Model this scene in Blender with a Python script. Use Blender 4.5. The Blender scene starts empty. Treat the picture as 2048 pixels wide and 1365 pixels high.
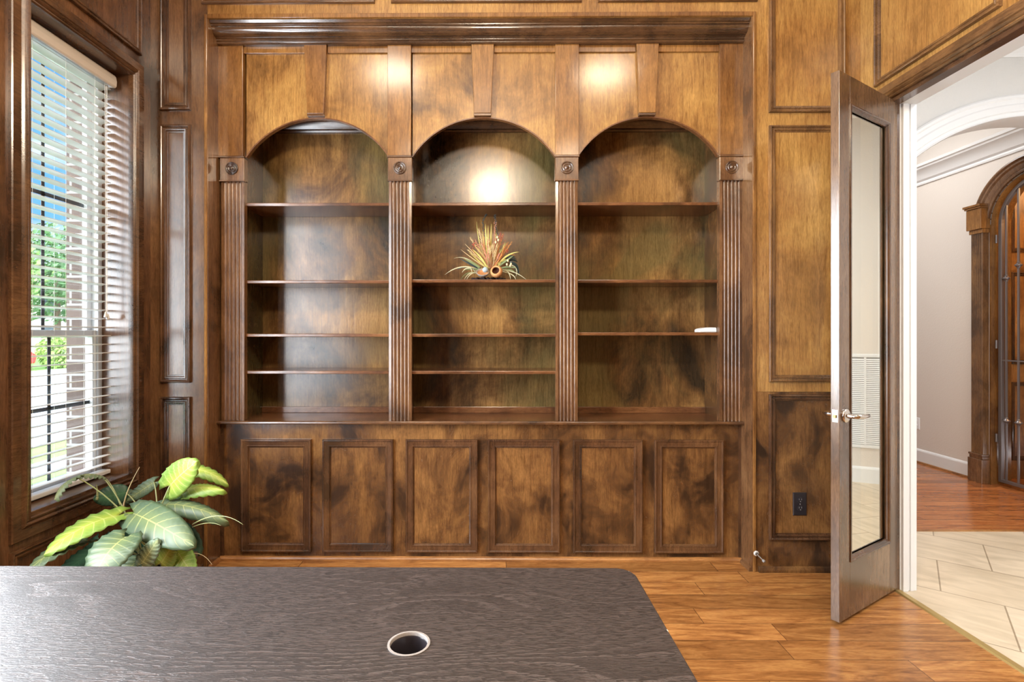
import bpy, bmesh, math, random
from mathutils import Vector, Matrix
random.seed(7)
C = bpy.context.scene.collection
PI = math.pi

# ------------------------------------------------------------------ camera
YAW = 0.0075
EYE = 1.29
FOC = 1050.0
cd = bpy.data.cameras.new('camera')
cam = bpy.data.objects.new('camera', cd)
C.objects.link(cam)
cam.location = (0, 0, EYE)
cam.rotation_euler = (PI/2, 0, YAW)
cd.sensor_width = 36.0
cd.lens = FOC/2048*36.0
cd.shift_x = (1024-(990-FOC*math.tan(YAW)))/2048
cd.shift_y = -(682.5-668)/2048
cd.clip_start = 0.05
cd.clip_end = 400
bpy.context.scene.camera = cam

vs = bpy.context.scene.view_settings
vs.view_transform = 'Standard'
vs.look = 'None'
vs.exposure = 0.0
vs.gamma = 1.0
bpy.context.scene.cycles.max_bounces = 10
bpy.context.scene.cycles.transparent_max_bounces = 12
bpy.context.scene.cycles.sample_clamp_indirect = 8.0

# ------------------------------------------------------------------ sky
w = bpy.data.worlds.new('sky')
bpy.context.scene.world = w
w.use_nodes = True
wn, wl = w.node_tree.nodes, w.node_tree.links
wn.clear()
wo = wn.new('ShaderNodeOutputWorld'); wb = wn.new('ShaderNodeBackground')
wt = wn.new('ShaderNodeTexCoord'); wsx = wn.new('ShaderNodeSeparateXYZ'); wr = wn.new('ShaderNodeValToRGB')
wl.new(wt.outputs['Generated'], wsx.inputs[0]); wl.new(wsx.outputs['Z'], wr.inputs[0])
e = wr.color_ramp.elements
e[0].position = 0.0; e[0].color = (0.62, 0.80, 0.95, 1)
e[1].position = 0.6; e[1].color = (0.06, 0.27, 0.68, 1)
m_ = wr.color_ramp.elements.new(0.14); m_.color = (0.18, 0.48, 0.86, 1)
wno = wn.new('ShaderNodeTexNoise'); wno.inputs['Scale'].default_value = 3.2; wno.inputs['Detail'].default_value = 6
wmap = wn.new('ShaderNodeMapping'); wmap.inputs['Scale'].default_value = (1, 1, 2.6)
wl.new(wt.outputs['Generated'], wmap.inputs[0]); wl.new(wmap.outputs[0], wno.inputs['Vector'])
wr2 = wn.new('ShaderNodeValToRGB'); wl.new(wno.outputs['Fac'], wr2.inputs[0])
wr2.color_ramp.elements[0].position = 0.54; wr2.color_ramp.elements[1].position = 0.68
wmx = wn.new('ShaderNodeMixRGB'); wl.new(wr2.outputs[0], wmx.inputs[0]); wl.new(wr.outputs[0], wmx.inputs[1])
wmx.inputs[2].default_value = (0.95, 0.97, 1, 1)
wl.new(wmx.outputs[0], wb.inputs[0])
# sky brightness and white haze added towards unseen -Y to strengthen window reflections
wmr = wn.new('ShaderNodeMapRange'); wmr.interpolation_type = 'SMOOTHSTEP'; wl.new(wsx.outputs['Y'], wmr.inputs[0])
wmr.inputs[1].default_value = 0.35; wmr.inputs[2].default_value = -0.45; wmr.inputs[3].default_value = 1.55; wmr.inputs[4].default_value = 15.0
wl.new(wmr.outputs[0], wb.inputs[1])
wmc = wn.new('ShaderNodeMapRange'); wl.new(wsx.outputs['Y'], wmc.inputs[0])
wmc.inputs[1].default_value = 0.30; wmc.inputs[2].default_value = -0.40; wmc.inputs[3].default_value = 0.0; wmc.inputs[4].default_value = 0.85
whz = wn.new('ShaderNodeMixRGB'); wl.new(wmc.outputs[0], whz.inputs[0]); wl.new(wmx.outputs[0], whz.inputs[1]); whz.inputs[2].default_value = (0.97, 0.98, 1, 1)
wl.new(whz.outputs[0], wb.inputs[0])
wl.new(wb.outputs[0], wo.inputs[0])

# ------------------------------------------------------------------ lights
def light(name, kind, loc, energy, color, rot=(0, 0, 0), size=None, sy=None, radius=None, spread=None):
    d = bpy.data.lights.new(name, kind); d.energy = energy; d.color = color
    if kind == 'AREA':
        d.shape = 'RECTANGLE' if sy else 'DISK'
        d.size = size
        if sy: d.size_y = sy
        if spread: d.spread = spread
    if radius is not None and kind in ('POINT', 'SPOT'): d.shadow_soft_size = radius
    o = bpy.data.objects.new(name, d); o.location = loc; o.rotation_euler = rot
    C.objects.link(o); return o
s = light('sun', 'SUN', (0, 0, 20), 4.0, (1, 0.95, 0.86), rot=(math.radians(-32), math.radians(30), 0))
s.data.angle = 0.01
WARM = (1.0, 0.83, 0.62)
SOFT = (1.0, 0.86, 0.68)
light('pendant_lamp', 'POINT', (-0.03, 0.30, 3.0), 160, WARM, radius=0.14)
for lx, ly in ((-0.93, 1.18), (1.0, 1.18), (-0.93, -1.0), (1.0, -1.0)):
    light('downlight', 'AREA', (lx, ly, 3.655), 17, WARM, size=0.44)
# daylight through the two further windows of the left wall
for wy in (1.52, 0.60):
    light('window_daylight', 'AREA', (-1.96, wy, 1.60), 100, (0.88, 0.94, 1.0), rot=(0, -PI/2, 0), size=2.0, sy=0.58)
# foyer and hall lamps
light('foyer_lamp', 'AREA', (3.15, 1.6, 3.15), 46, (0.98, 0.98, 1.0), size=1.4)
light('foyer_daylight', 'AREA', (3.15, -1.9, 1.5), 85, (0.93, 0.97, 1.0), rot=(PI/2, 0, 0), size=1.6, sy=2.2)
light('hall_lamp', 'AREA', (3.0, 5.0, 3.38), 42, (1.0, 0.98, 0.96), size=1.5)
light('cellar_lamp', 'POINT', (5.2, 3.9, 2.7), 42, (1.0, 0.66, 0.32), radius=0.08)

# ------------------------------------------------------------------ mesh helpers
class MB:
    def __init__(s): s.v = []; s.f = []; s.uv = {}
    def add(s, vs_, fs):
        k = len(s.v); s.v += [tuple(p) for p in vs_]; s.f += [tuple(i+k for i in f) for f in fs]; return s
    def box(s, x0, x1, y0, y1, z0, z1):
        if x0 > x1: x0, x1 = x1, x0
        if y0 > y1: y0, y1 = y1, y0
        if z0 > z1: z0, z1 = z1, z0
        return s.add([(x0,y0,z0),(x1,y0,z0),(x1,y1,z0),(x0,y1,z0),(x0,y0,z1),(x1,y0,z1),(x1,y1,z1),(x0,y1,z1)],
              [(0,3,2,1),(4,5,6,7),(0,1,5,4),(1,2,6,5),(2,3,7,6),(3,0,4,7)])
    def prism(s, pts, m0, m1, fn):
        """closed 2D outline pts; fn(a,b,t)->xyz; swept from t=m0 to m1"""
        n = len(pts)
        return s.add([fn(a,b,m0) for a,b in pts]+[fn(a,b,m1) for a,b in pts],
              [tuple(range(n-1,-1,-1)), tuple(range(n,2*n))]+[(i,(i+1)%n,n+(i+1)%n,n+i) for i in range(n)])
    def strip(s, pts, m0, m1, fn):
        n = len(pts)
        return s.add([fn(a,b,m0) for a,b in pts]+[fn(a,b,m1) for a,b in pts],
              [(i,i+1,n+i+1,n+i) for i in range(n-1)])
    def frame(s, a0, a1, b0, b1, prof, fn):
        """mitred moulding: prof = (inset, height) list, fn(a,b,h)->xyz"""
        n = len(prof); vv = []
        for ins, h in prof:
            vv += [fn(a0+ins,b0+ins,h), fn(a1-ins,b0+ins,h), fn(a1-ins,b1-ins,h), fn(a0+ins,b1-ins,h)]
        ff = []
        for i in range(n-1):
            for j in range(4):
                k = (j+1) % 4
                ff.append((4*i+j, 4*i+k, 4*i+4+k, 4*i+4+j))
        return s.add(vv, ff)
    def tube(s, pts, r, n=8, taper=None, cap=True):
        pts = [Vector(p) for p in pts]; rings = []
        m = len(pts)
        for i, p in enumerate(pts):
            d = (pts[min(i+1,m-1)]-pts[max(i-1,0)]).normalized()
            u = d.cross(Vector((0,0,1)));
            if u.length < .05: u = d.cross(Vector((1,0,0)))
            u.normalize(); v = d.cross(u)
            rr = r[i] if isinstance(r, (list, tuple)) else (r if taper is None else r+(taper-r)*i/(m-1))
            rings.append([p+u*math.cos(2*PI*k/n)*rr+v*math.sin(2*PI*k/n)*rr for k in range(n)])
        vv = [q for rg in rings for q in rg]
        ff = [(i*n+k, i*n+(k+1)%n, (i+1)*n+(k+1)%n, (i+1)*n+k) for i in range(m-1) for k in range(n)]
        if cap: ff += [tuple(range(n-1,-1,-1)), tuple(range((m-1)*n, m*n))]
        return s.add(vv, ff)
    def lathe(s, prof, fn, n=24, a0=0.0, a1=2*PI):
        """prof (r,h); fn(u,v,h)->xyz"""
        m = len(prof); vv = []; full = abs(a1-a0-2*PI) < 1e-6
        cols = n if full else n+1
        for k in range(cols):
            a = a0+(a1-a0)*k/n
            for r, h in prof: vv.append(fn(r*math.cos(a), r*math.sin(a), h))
        ff = [((k)*m+i, ((k+1)%cols)*m+i, ((k+1)%cols)*m+i+1, k*m+i+1) for k in range(n) for i in range(m-1)]
        return s.add(vv, ff)
    def ball(s, c, r, n=12, m=8, sc=(1,1,1)):
        prof = [(r*math.sin(PI*i/m), -r*math.cos(PI*i/m)) for i in range(m+1)]
        prof[0] = (r*.001, prof[0][1]); prof[-1] = (r*.001, prof[-1][1])
        return s.lathe(prof, lambda u, v, h: (c[0]+u*sc[0], c[1]+v*sc[1], c[2]+h*sc[2]), n)
    def build(s, name, mat, parent=None, smooth=False, bevel=0, seg=2, label=None, solid=0, angle=None, fix=True):
        me = bpy.data.meshes.new(name)
        me.from_pydata(s.v, [], s.f)
        if fix:
            b = bmesh.new(); b.from_mesh(me)
            bmesh.ops.recalc_face_normals(b, faces=b.faces); b.to_mesh(me); b.free()
        if s.uv:
            l = me.uv_layers.new(name='uv')
            for lp in me.loops: l.data[lp.index].uv = s.uv.get(lp.vertex_index, (0, 0))
        me.materials.append(mat)
        if smooth:
            me.polygons.foreach_set('use_smooth', [True]*len(me.polygons))
            if angle: me.set_sharp_from_angle(angle=angle)
        o = bpy.data.objects.new(name, me); C.objects.link(o)
        if parent is not None:
            o.parent = parent
            o.matrix_parent_inverse = Matrix.Translation(-ROOT.get(parent.name, Vector((0,0,0))))
            # parents that are meshes sit at the origin
        if bevel:
            m = o.modifiers.new('bevel', 'BEVEL'); m.width = bevel; m.segments = seg; m.limit_method = 'ANGLE'
        if solid:
            m = o.modifiers.new('solid', 'SOLIDIFY'); m.thickness = solid; m.offset = 0
        if label: o['label'] = label
        return o
ROOT = {}
def thing(name, loc, label, cat, group=None):
    o = bpy.data.objects.new(name, None); o.location = loc; C.objects.link(o)
    o.empty_display_size = 0.1
    ROOT[o.name] = Vector(loc)
    return tag(o, label, cat, group)
def tag(o, label, cat, group=None):
    o['label'] = label; o['category'] = cat
    if group: o['group'] = group
    return o
def struct(o): o['kind'] = 'structure'; return o
def seroot(name, loc=(0,0,0)):
    o = bpy.data.objects.new(name, None); o.location = loc; C.objects.link(o); o['kind'] = 'structure'
    ROOT[o.name] = Vector(loc); return o
def at(px, py, Y):
    """point of the place seen along a sight line at depth Y"""
    u = (px-(990-FOC*math.tan(YAW)))/FOC; v = -(py-668)/FOC
    dx = u*math.cos(YAW)-math.sin(YAW); dy = u*math.sin(YAW)+math.cos(YAW)
    return Vector((dx*Y/dy, Y, EYE+v*Y/dy))

# ------------------------------------------------------------------ materials
def nmat(name):
    m = bpy.data.materials.new(name); m.use_nodes = True
    n, l = m.node_tree.nodes, m.node_tree.links
    return m, n, l, n['Principled BSDF']
def plain(name, col, rough=.5, metal=0, bump=0, bscale=60, var=0.0, ior=1.5, sub=0):
    m, n, l, p = nmat(name)
    p.inputs['Base Color'].default_value = (*col, 1)
    p.inputs['Roughness'].default_value = rough; p.inputs['Metallic'].default_value = metal
    p.inputs['IOR'].default_value = ior
    g = n.new('ShaderNodeNewGeometry'); t = n.new('ShaderNodeTexNoise')
    l.new(g.outputs['Position'], t.inputs['Vector']); t.inputs['Scale'].default_value = bscale; t.inputs['Detail'].default_value = 3
    if bump:
        b = n.new('ShaderNodeBump'); b.inputs['Strength'].default_value = bump; b.inputs['Distance'].default_value = .01
        l.new(t.outputs['Fac'], b.inputs['Height']); l.new(b.outputs[0], p.inputs['Normal'])
    if var:
        mx = n.new('ShaderNodeMixRGB'); l.new(t.outputs['Fac'], mx.inputs[0])
        mx.inputs[1].default_value = (*[c*(1-var) for c in col], 1); mx.inputs[2].default_value = (*[min(1, c*(1+var)) for c in col], 1)
        l.new(mx.outputs[0], p.inputs['Base Color'])
    return m
def M(n, l, op, a, b=None, c=None):
    q = n.new('ShaderNodeMath'); q.operation = op
    for i, x in enumerate((a, b, c)):
        if x is None: continue
        if isinstance(x, (int, float)): q.inputs[i].default_value = x
        else: l.new(x, q.inputs[i])
    return q.outputs[0]
def ramp(n, l, fac, stops):
    r = n.new('ShaderNodeValToRGB'); l.new(fac, r.inputs[0])
    el = r.color_ramp.elements
    el[0].position, el[0].color = stops[0][0], (*stops[0][1], 1)
    el[1].position, el[1].color = stops[-1][0], (*stops[-1][1], 1)
    for p_, c_ in stops[1:-1]:
        q = el.new(p_); q.color = (*c_, 1)
    return r.outputs[0]
def mix(n, l, fac, a, b, mode='MIX'):
    q = n.new('ShaderNodeMixRGB'); q.blend_type = mode
    for i, x in enumerate((fac, a, b)):
        if isinstance(x, (int, float)): q.inputs[i].default_value = x
        elif isinstance(x, tuple): q.inputs[i].default_value = (*x, 1)
        else: l.new(x, q.inputs[i])
    return q.outputs[0]
def noise(n, l, vec, scale, detail=4, dist=0.0, rough=.5):
    t = n.new('ShaderNodeTexNoise'); l.new(vec, t.inputs['Vector'])
    t.inputs['Scale'].default_value = scale; t.inputs['Detail'].default_value = detail
    t.inputs['Distortion'].default_value = dist; t.inputs['Roughness'].default_value = rough
    return t.outputs['Fac']
def mapped(n, l, vec, sc, loc=(0,0,0)):
    q = n.new('ShaderNodeMapping'); l.new(vec, q.inputs['Vector'])
    q.inputs['Scale'].default_value = sc; q.inputs['Location'].default_value = loc
    return q.outputs[0]
def pos_rand(n, l, k=13.0):
    g = n.new('ShaderNodeNewGeometry'); oi = n.new('ShaderNodeObjectInfo')
    cv = n.new('ShaderNodeVectorMath'); cv.operation = 'SCALE'; cv.inputs[0].default_value = (k, k*.7, k*1.3)
    l.new(oi.outputs['Random'], cv.inputs['Scale'])
    a = n.new('ShaderNodeVectorMath'); a.operation = 'ADD'
    l.new(g.outputs['Position'], a.inputs[0]); l.new(cv.outputs[0], a.inputs[1])
    return a.outputs[0], oi.outputs['Random']
def wood(name, dark, mid, light_, grain=(7, 7, .7), blotch=2.6, rough=.2, ior=1.6, lo=.36, hi=.68, olive=None, bump=.05):
    m, n, l, p = nmat(name)
    v, rnd = pos_rand(n, l)
    bl = noise(n, l, mapped(n, l, v, (1, 1, .75)), blotch, 7, .5, .62)
    col = ramp(n, l, bl, [(lo, dark), ((lo+hi)/2-.02, mid), (hi, light_)])
    if olive:
        ol = noise(n, l, mapped(n, l, v, (1, 1, .6), (4, 9, 2)), 1.7, 5, .6)
        f = ramp(n, l, ol, [(.48, (0,0,0)), (.62, (.85,.85,.85))])
        col = mix(n, l, f, col, olive)
    g1 = noise(n, l, mapped(n, l, v, grain), 9, 6, 1.2, .65)
    g2 = noise(n, l, mapped(n, l, v, tuple(q*5 for q in grain)), 14, 3, .2)
    gm = ramp(n, l, g1, [(.3, (.62,.56,.5)), (.5, (.95,.95,.95)), (.7, (1.22,1.2,1.15))])
    col = mix(n, l, 1.0, col, gm, 'MULTIPLY')
    gm2 = ramp(n, l, g2, [(.35, (.78,.76,.74)), (.6, (1.06,1.06,1.06))])
    col = mix(n, l, 1.0, col, gm2, 'MULTIPLY')
    l.new(col, p.inputs['Base Color'])
    rr = ramp(n, l, bl, [(.3, (rough*1.2,)*3), (.7, (rough*.85,)*3)])
    l.new(rr, p.inputs['Roughness'])
    p.inputs['IOR'].default_value = ior
    if bump:
        b = n.new('ShaderNodeBump'); b.inputs['Strength'].default_value = bump; b.inputs['Distance'].default_value = .004
        l.new(g1, b.inputs['Height']); l.new(b.outputs[0], p.inputs['Normal'])
    return m
GX = (.7, 7, 7); GY = (7, .7, 7); GZ = (7, 7, .6)
DK, MD, LT = (.045,.021,.010), (.18,.080,.028), (.38,.20,.068)
OLV = (.17,.125,.042)
W_panel = wood('stained_maple_panel', DK, MD, LT, GZ, 2.4, .20, 1.7, .34, .66)
W_gold  = wood('stained_maple_golden', (.18,.085,.027), (.32,.160,.047), (.47,.270,.084), GZ, 1.9, .18, 1.6, .30, .66)
W_fascia = wood('stained_maple_fascia', (.12,.056,.018), (.30,.150,.044), (.46,.265,.082), GZ, 2.6, .18, 1.6, .33, .64)
W_post  = wood('stained_maple_post', (.11,.045,.014), (.22,.10,.030), (.35,.175,.052), GZ, 2.2, .15, 1.6, .32, .68)
W_dark  = wood('stained_maple_dark_trim', (.035,.018,.010), (.085,.040,.020), (.15,.075,.034), GZ, 4, .2, 1.75, .34, .66)
W_darkX = wood('stained_maple_dark_trim_across', (.04,.02,.011), (.10,.046,.020), (.18,.085,.034), GX, 3, .2, 1.75, .34, .66)
W_darkY = wood('stained_maple_dark_trim_along', (.035,.018,.010), (.085,.040,.020), (.15,.075,.034), GY, 4, .2, 1.75, .34, .66)
W_crown = wood('stained_maple_crown', (.03,.016,.010), (.075,.038,.019), (.14,.07,.032), GX, 3, .16, 1.8, .34, .66)
W_shelf = wood('stained_maple_shelf', (.07,.03,.014), (.15,.062,.026), (.22,.10,.04), GX, 3, .2, 1.6)
W_flute = wood('stained_maple_fluted', (.07,.034,.016), (.15,.072,.032), (.24,.125,.055), GZ, 3, .22, 1.7)
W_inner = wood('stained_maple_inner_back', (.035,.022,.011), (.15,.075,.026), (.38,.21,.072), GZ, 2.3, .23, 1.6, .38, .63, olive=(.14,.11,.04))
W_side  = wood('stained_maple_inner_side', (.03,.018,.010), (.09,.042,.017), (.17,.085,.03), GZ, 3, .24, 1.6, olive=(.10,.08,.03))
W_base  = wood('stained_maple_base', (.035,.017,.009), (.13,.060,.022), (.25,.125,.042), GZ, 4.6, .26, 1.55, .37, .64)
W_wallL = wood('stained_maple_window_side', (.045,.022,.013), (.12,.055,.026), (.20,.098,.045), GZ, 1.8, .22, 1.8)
W_wallB = wood('stained_maple_left_bay_shaded', (.055,.028,.014), (.16,.078,.034), (.26,.135,.055), GZ, 1.8, .2, 1.9)  # same wood as the golden wall; cooler, dimmer light put into the colour
W_med   = wood('stained_maple_medium_trim', (.085,.042,.018), (.17,.085,.034), (.26,.135,.05), GZ, 3, .2, 1.7)
W_medX  = wood('stained_maple_medium_trim_across', (.085,.042,.018), (.17,.085,.034), (.26,.135,.05), GX, 3, .2, 1.7)
W_medY  = wood('stained_maple_medium_trim_along', (.085,.042,.018), (.17,.085,.034), (.26,.135,.05), GY, 3, .2, 1.7)
W_door  = wood('door_wood', (.08,.045,.024), (.15,.085,.045), (.22,.135,.075), GZ, 2.0, .22, 1.8)
W_shoe  = wood('shoe_moulding_wood', (.22,.09,.03), (.36,.16,.05), (.46,.22,.07), GX, 3, .3, 1.5)
W_cell  = wood('cellar_wood', (.14,.06,.02), (.36,.17,.05), (.5,.27,.09), GZ, 2.2, .3, 1.5)

WHITE = plain('white_trim_paint', (.74,.75,.76), .4)
WALLP = plain('beige_wall_paint', (.67,.62,.57), .6, bump=.12, bscale=90)
CEILP = plain('ceiling_paint', (.62,.615,.60), .7, bump=.35, bscale=45)
VINYL = plain('white_vinyl', (.64,.65,.66), .3)
SLAT  = plain('blind_slat_white', (.66,.66,.65), .35)
VALAN = plain('blind_valance_cream', (.70,.66,.61), .35)
CORD  = plain('blind_cord', (.85,.83,.78), .6)
NICKEL = plain('satin_nickel', (.62,.58,.54), .16, 1.0)
IRON  = plain('wrought_iron', (.22,.20,.20), .35, .7)
BRASS = plain('brass_strip', (.50,.36,.14), .35, .6)
BLACKP = plain('dark_plastic', (.022,.018,.022), .3)
WHITEP = plain('white_plastic', (.85,.87,.88), .3)
SLOT = plain('socket_slot', (.01,.01,.01), .5)
SLOTG = plain('socket_slot_grey', (.25,.25,.25), .5)
RUBBER = plain('rubber_tip', (.6,.6,.6), .6)
MUNT = plain('dark_muntin', (.05,.05,.06), .4)

def glass_mat():
    m, n, l, p = nmat('window_glass'); n.remove(p)
    t = n.new('ShaderNodeBsdfTransparent'); t.inputs[0].default_value = (.96,.98,.98,1)
    g = n.new('ShaderNodeBsdfGlossy'); g.inputs['Roughness'].default_value = .01
    f = n.new('ShaderNodeLayerWeight'); f.inputs[0].default_value = .5
    fq = M(n, l, 'MULTIPLY_ADD', M(n, l, 'POWER', f.outputs['Facing'], 4.0), .45, .03)
    x = n.new('ShaderNodeMixShader'); l.new(fq, x.inputs[0]); l.new(t.outputs[0], x.inputs[1]); l.new(g.outputs[0], x.inputs[2])
    l.new(x.outputs[0], n['Material Output'].inputs[0]); return m
GLASS = glass_mat()
def mirror_glass():
    m, n, l, p = nmat('reflective_door_glass'); n.remove(p)
    t = n.new('ShaderNodeBsdfTransparent'); t.inputs[0].default_value = (.75,.78,.66,1)
    g = n.new('ShaderNodeBsdfGlossy'); g.inputs['Roughness'].default_value = .015; g.inputs[0].default_value = (.92,.93,.86,1)
    x = n.new('ShaderNodeMixShader'); x.inputs[0].default_value = .82; l.new(t.outputs[0], x.inputs[1]); l.new(g.outputs[0], x.inputs[2])
    l.new(x.outputs[0], n['Material Output'].inputs[0]); return m
MGLASS = mirror_glass()

def plank_floor(name, h, ln, y0, cols, axis=0, rough=.22, ior=1.5, seam=(.05,.02,.01)):
    m, n, l, p = nmat(name)
    g = n.new('ShaderNodeNewGeometry'); sp = n.new('ShaderNodeSeparateXYZ'); l.new(g.outputs['Position'], sp.inputs[0])
    a, b = (sp.outputs['X'], sp.outputs['Y']) if axis == 0 else (sp.outputs['Y'], sp.outputs['X'])
    rowf = M(n, l, 'DIVIDE', M(n, l, 'ADD', b, 50*h-y0), h)
    row = M(n, l, 'FLOOR', rowf)
    wn1 = n.new('ShaderNodeTexWhiteNoise'); wn1.noise_dimensions = '1D'; l.new(row, wn1.inputs['W'])
    cf = M(n, l, 'ADD', M(n, l, 'DIVIDE', a, ln), M(n, l, 'MULTIPLY', wn1.outputs['Value'], 7.3))
    cl = M(n, l, 'FLOOR', cf)
    cb = n.new('ShaderNodeCombineXYZ'); l.new(row, cb.inputs[0]); l.new(cl, cb.inputs[1])
    wn2 = n.new('ShaderNodeTexWhiteNoise'); wn2.noise_dimensions = '2D'; l.new(cb.outputs[0], wn2.inputs['Vector'])
    off = n.new('ShaderNodeVectorMath'); off.operation = 'SCALE'; l.new(wn2.outputs['Color'], off.inputs[0]); off.inputs['Scale'].default_value = 20
    ad = n.new('ShaderNodeVectorMath'); ad.operation = 'ADD'; l.new(g.outputs['Position'], ad.inputs[0]); l.new(off.outputs[0], ad.inputs[1])
    sc = (.9, 6, 6) if axis == 0 else (6, .9, 6)
    g1 = noise(n, l, mapped(n, l, ad.outputs[0], sc), 3.2, 8, 1.6, .62)
    g2 = noise(n, l, mapped(n, l, ad.outputs[0], tuple(q*4 for q in sc)), 9, 4, .4)
    col = ramp(n, l, g1, [(.28, cols[0]), (.47, cols[1]), (.66, cols[2])])
    tv = ramp(n, l, wn2.outputs['Value'], [(0, (.74,.70,.66)), (1, (1.18,1.16,1.12))])
    col = mix(n, l, 1.0, col, tv, 'MULTIPLY')
    col = mix(n, l, 1.0, col, ramp(n, l, g2, [(.35, (.82,.8,.78)), (.6, (1.05,1.05,1.05))]), 'MULTIPLY')
    fr = M(n, l, 'FRACT', rowf); e1 = M(n, l, 'MINIMUM', fr, M(n, l, 'SUBTRACT', 1.0, fr))
    fc = M(n, l, 'FRACT', cf); e2 = M(n, l, 'MINIMUM', fc, M(n, l, 'SUBTRACT', 1.0, fc))
    s1 = M(n, l, 'LESS_THAN', e1, .0016/h); s2 = M(n, l, 'LESS_THAN', e2, .0016/ln)
    sm = M(n, l, 'MAXIMUM', s1, s2)
    col = mix(n, l, M(n, l, 'MULTIPLY', sm, .8), col, seam)
    l.new(col, p.inputs['Base Color']); p.inputs['Roughness'].default_value = rough; p.inputs['IOR'].default_value = ior
    b_ = n.new('ShaderNodeBump'); b_.inputs['Strength'].default_value = .12; b_.inputs['Distance'].default_value = .004
    l.new(M(n, l, 'SUBTRACT', g1, sm), b_.inputs['Height']); l.new(b_.outputs[0], p.inputs['Normal'])
    return m
FLOORW = plank_floor('plank_floor', .1285, 1.15, 2.857, [(.17,.065,.020), (.34,.150,.046), (.48,.240,.080)], rough=.24)
HALLW = plank_floor('hall_plank_floor', .10, .9, 3.455, [(.18,.055,.018), (.34,.115,.036), (.46,.185,.062)], rough=.16)

def tile_mat():
    m, n, l, p = nmat('travertine_tile')
    g = n.new('ShaderNodeNewGeometry')
    mp = n.new('ShaderNodeMapping'); l.new(g.outputs['Position'], mp.inputs[0]); mp.inputs['Rotation'].default_value = (0, 0, math.radians(38))
    mp.inputs['Location'].default_value = (.1, .22, 0)
    bt = n.new('ShaderNodeTexBrick'); l.new(mp.outputs[0], bt.inputs['Vector'])
    bt.offset = .5; bt.inputs['Scale'].default_value = 1; bt.inputs['Brick Width'].default_value = .46; bt.inputs['Row Height'].default_value = .46
    bt.inputs['Mortar Size'].default_value = .0035; bt.inputs['Color1'].default_value = (.60,.50,.37,1); bt.inputs['Color2'].default_value = (.66,.57,.44,1)
    bt.inputs['Mortar'].default_value = (.33,.26,.18,1)
    nz = noise(n, l, mapped(n, l, mp.outputs[0], (1, 3, 1)), 3.5, 6, 1.0)
    col = mix(n, l, 1.0, bt.outputs['Color'], ramp(n, l, nz, [(.3, (.82,.80,.76)), (.65, (1.08,1.07,1.06))]), 'MULTIPLY')
    l.new(col, p.inputs['Base Color']); p.inputs['Roughness'].default_value = .28
    return m
TILE = tile_mat()
def brick_mat():
    m, n, l, p = nmat('brown_brick')
    g = n.new('ShaderNodeNewGeometry'); sp = n.new('ShaderNodeSeparateXYZ'); l.new(g.outputs['Position'], sp.inputs[0])
    cb = n.new('ShaderNodeCombineXYZ'); l.new(M(n, l, 'ADD', sp.outputs['X'], sp.outputs['Y']), cb.inputs[0]); l.new(sp.outputs['Z'], cb.inputs[1])
    bt = n.new('ShaderNodeTexBrick'); l.new(cb.outputs[0], bt.inputs['Vector'])
    bt.inputs['Scale'].default_value = 1; bt.inputs['Brick Width'].default_value = .2; bt.inputs['Row Height'].default_value = .072
    bt.inputs['Mortar Size'].default_value = .006; bt.inputs['Color1'].default_value = (.07,.045,.037,1); bt.inputs['Color2'].default_value = (.11,.075,.062,1)
    bt.inputs['Mortar'].default_value = (.26,.25,.24,1)
    l.new(bt.outputs['Color'], p.inputs['Base Color']); p.inputs['Roughness'].default_value = .85
    return m
BRICK = brick_mat()
def desk_mat():
    m, n, l, p = nmat('dark_oak_veneer')
    g = n.new('ShaderNodeNewGeometry'); v = g.outputs['Position']
    sp = n.new('ShaderNodeSeparateXYZ'); l.new(v, sp.inputs[0])
    w1 = noise(n, l, mapped(n, l, v, (1.0, 4.2, 1), (.35, 1.7, 0)), 1.15, 2, .25, .4)
    h = M(n, l, 'ADD', M(n, l, 'MULTIPLY', sp.outputs['Y'], 30.0), M(n, l, 'MULTIPLY', w1, 24.0))
    wb2 = noise(n, l, mapped(n, l, v, (9, 30, 1)), 1.0, 3, .3)
    h = M(n, l, 'ADD', h, M(n, l, 'MULTIPLY', wb2, .55))
    fr = M(n, l, 'FRACT', h)
    rn = ramp(n, l, fr, [(.0, (.05,.05,.05)), (.55, (.35,.35,.35)), (.92, (1,1,1)), (1.0, (.05,.05,.05))])
    st = noise(n, l, mapped(n, l, v, (46, 240, 1)), 1.2, 2, .5, .6)
    st2 = noise(n, l, mapped(n, l, v, (70, 260, 1)), 2.4, 3, .0, .6)
    pr = ramp(n, l, st, [(.46, (.0,.0,.0)), (.55, (1,1,1))])
    pr2 = ramp(n, l, st2, [(.50, (0,0,0)), (.66, (1,1,1))])
    reg = ramp(n, l, noise(n, l, mapped(n, l, v, (.8, 3.5, 1), (3.1, .4, 0)), 1.4, 1, 0), [(.42, (.25,.25,.25)), (.60, (1,1,1))])
    f = mix(n, l, reg, (.45,.45,.45), rn)
    f = mix(n, l, 1.0, f, pr, 'MULTIPLY')
    f = mix(n, l, .22, f, pr2, 'ADD')
    col = mix(n, l, f, (.008,.0038,.0033), (.074,.052,.048))
    l.new(col, p.inputs['Base Color'])
    p.inputs['Roughness'].default_value = .45; p.inputs['IOR'].default_value = 1.95
    b_ = n.new('ShaderNodeBump'); b_.inputs['Strength'].default_value = .35; b_.inputs['Distance'].default_value = .0015; b_.invert = True
    l.new(f, b_.inputs['Height']); l.new(b_.outputs[0], p.inputs['Normal'])
    return m
DESK = desk_mat()
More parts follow.
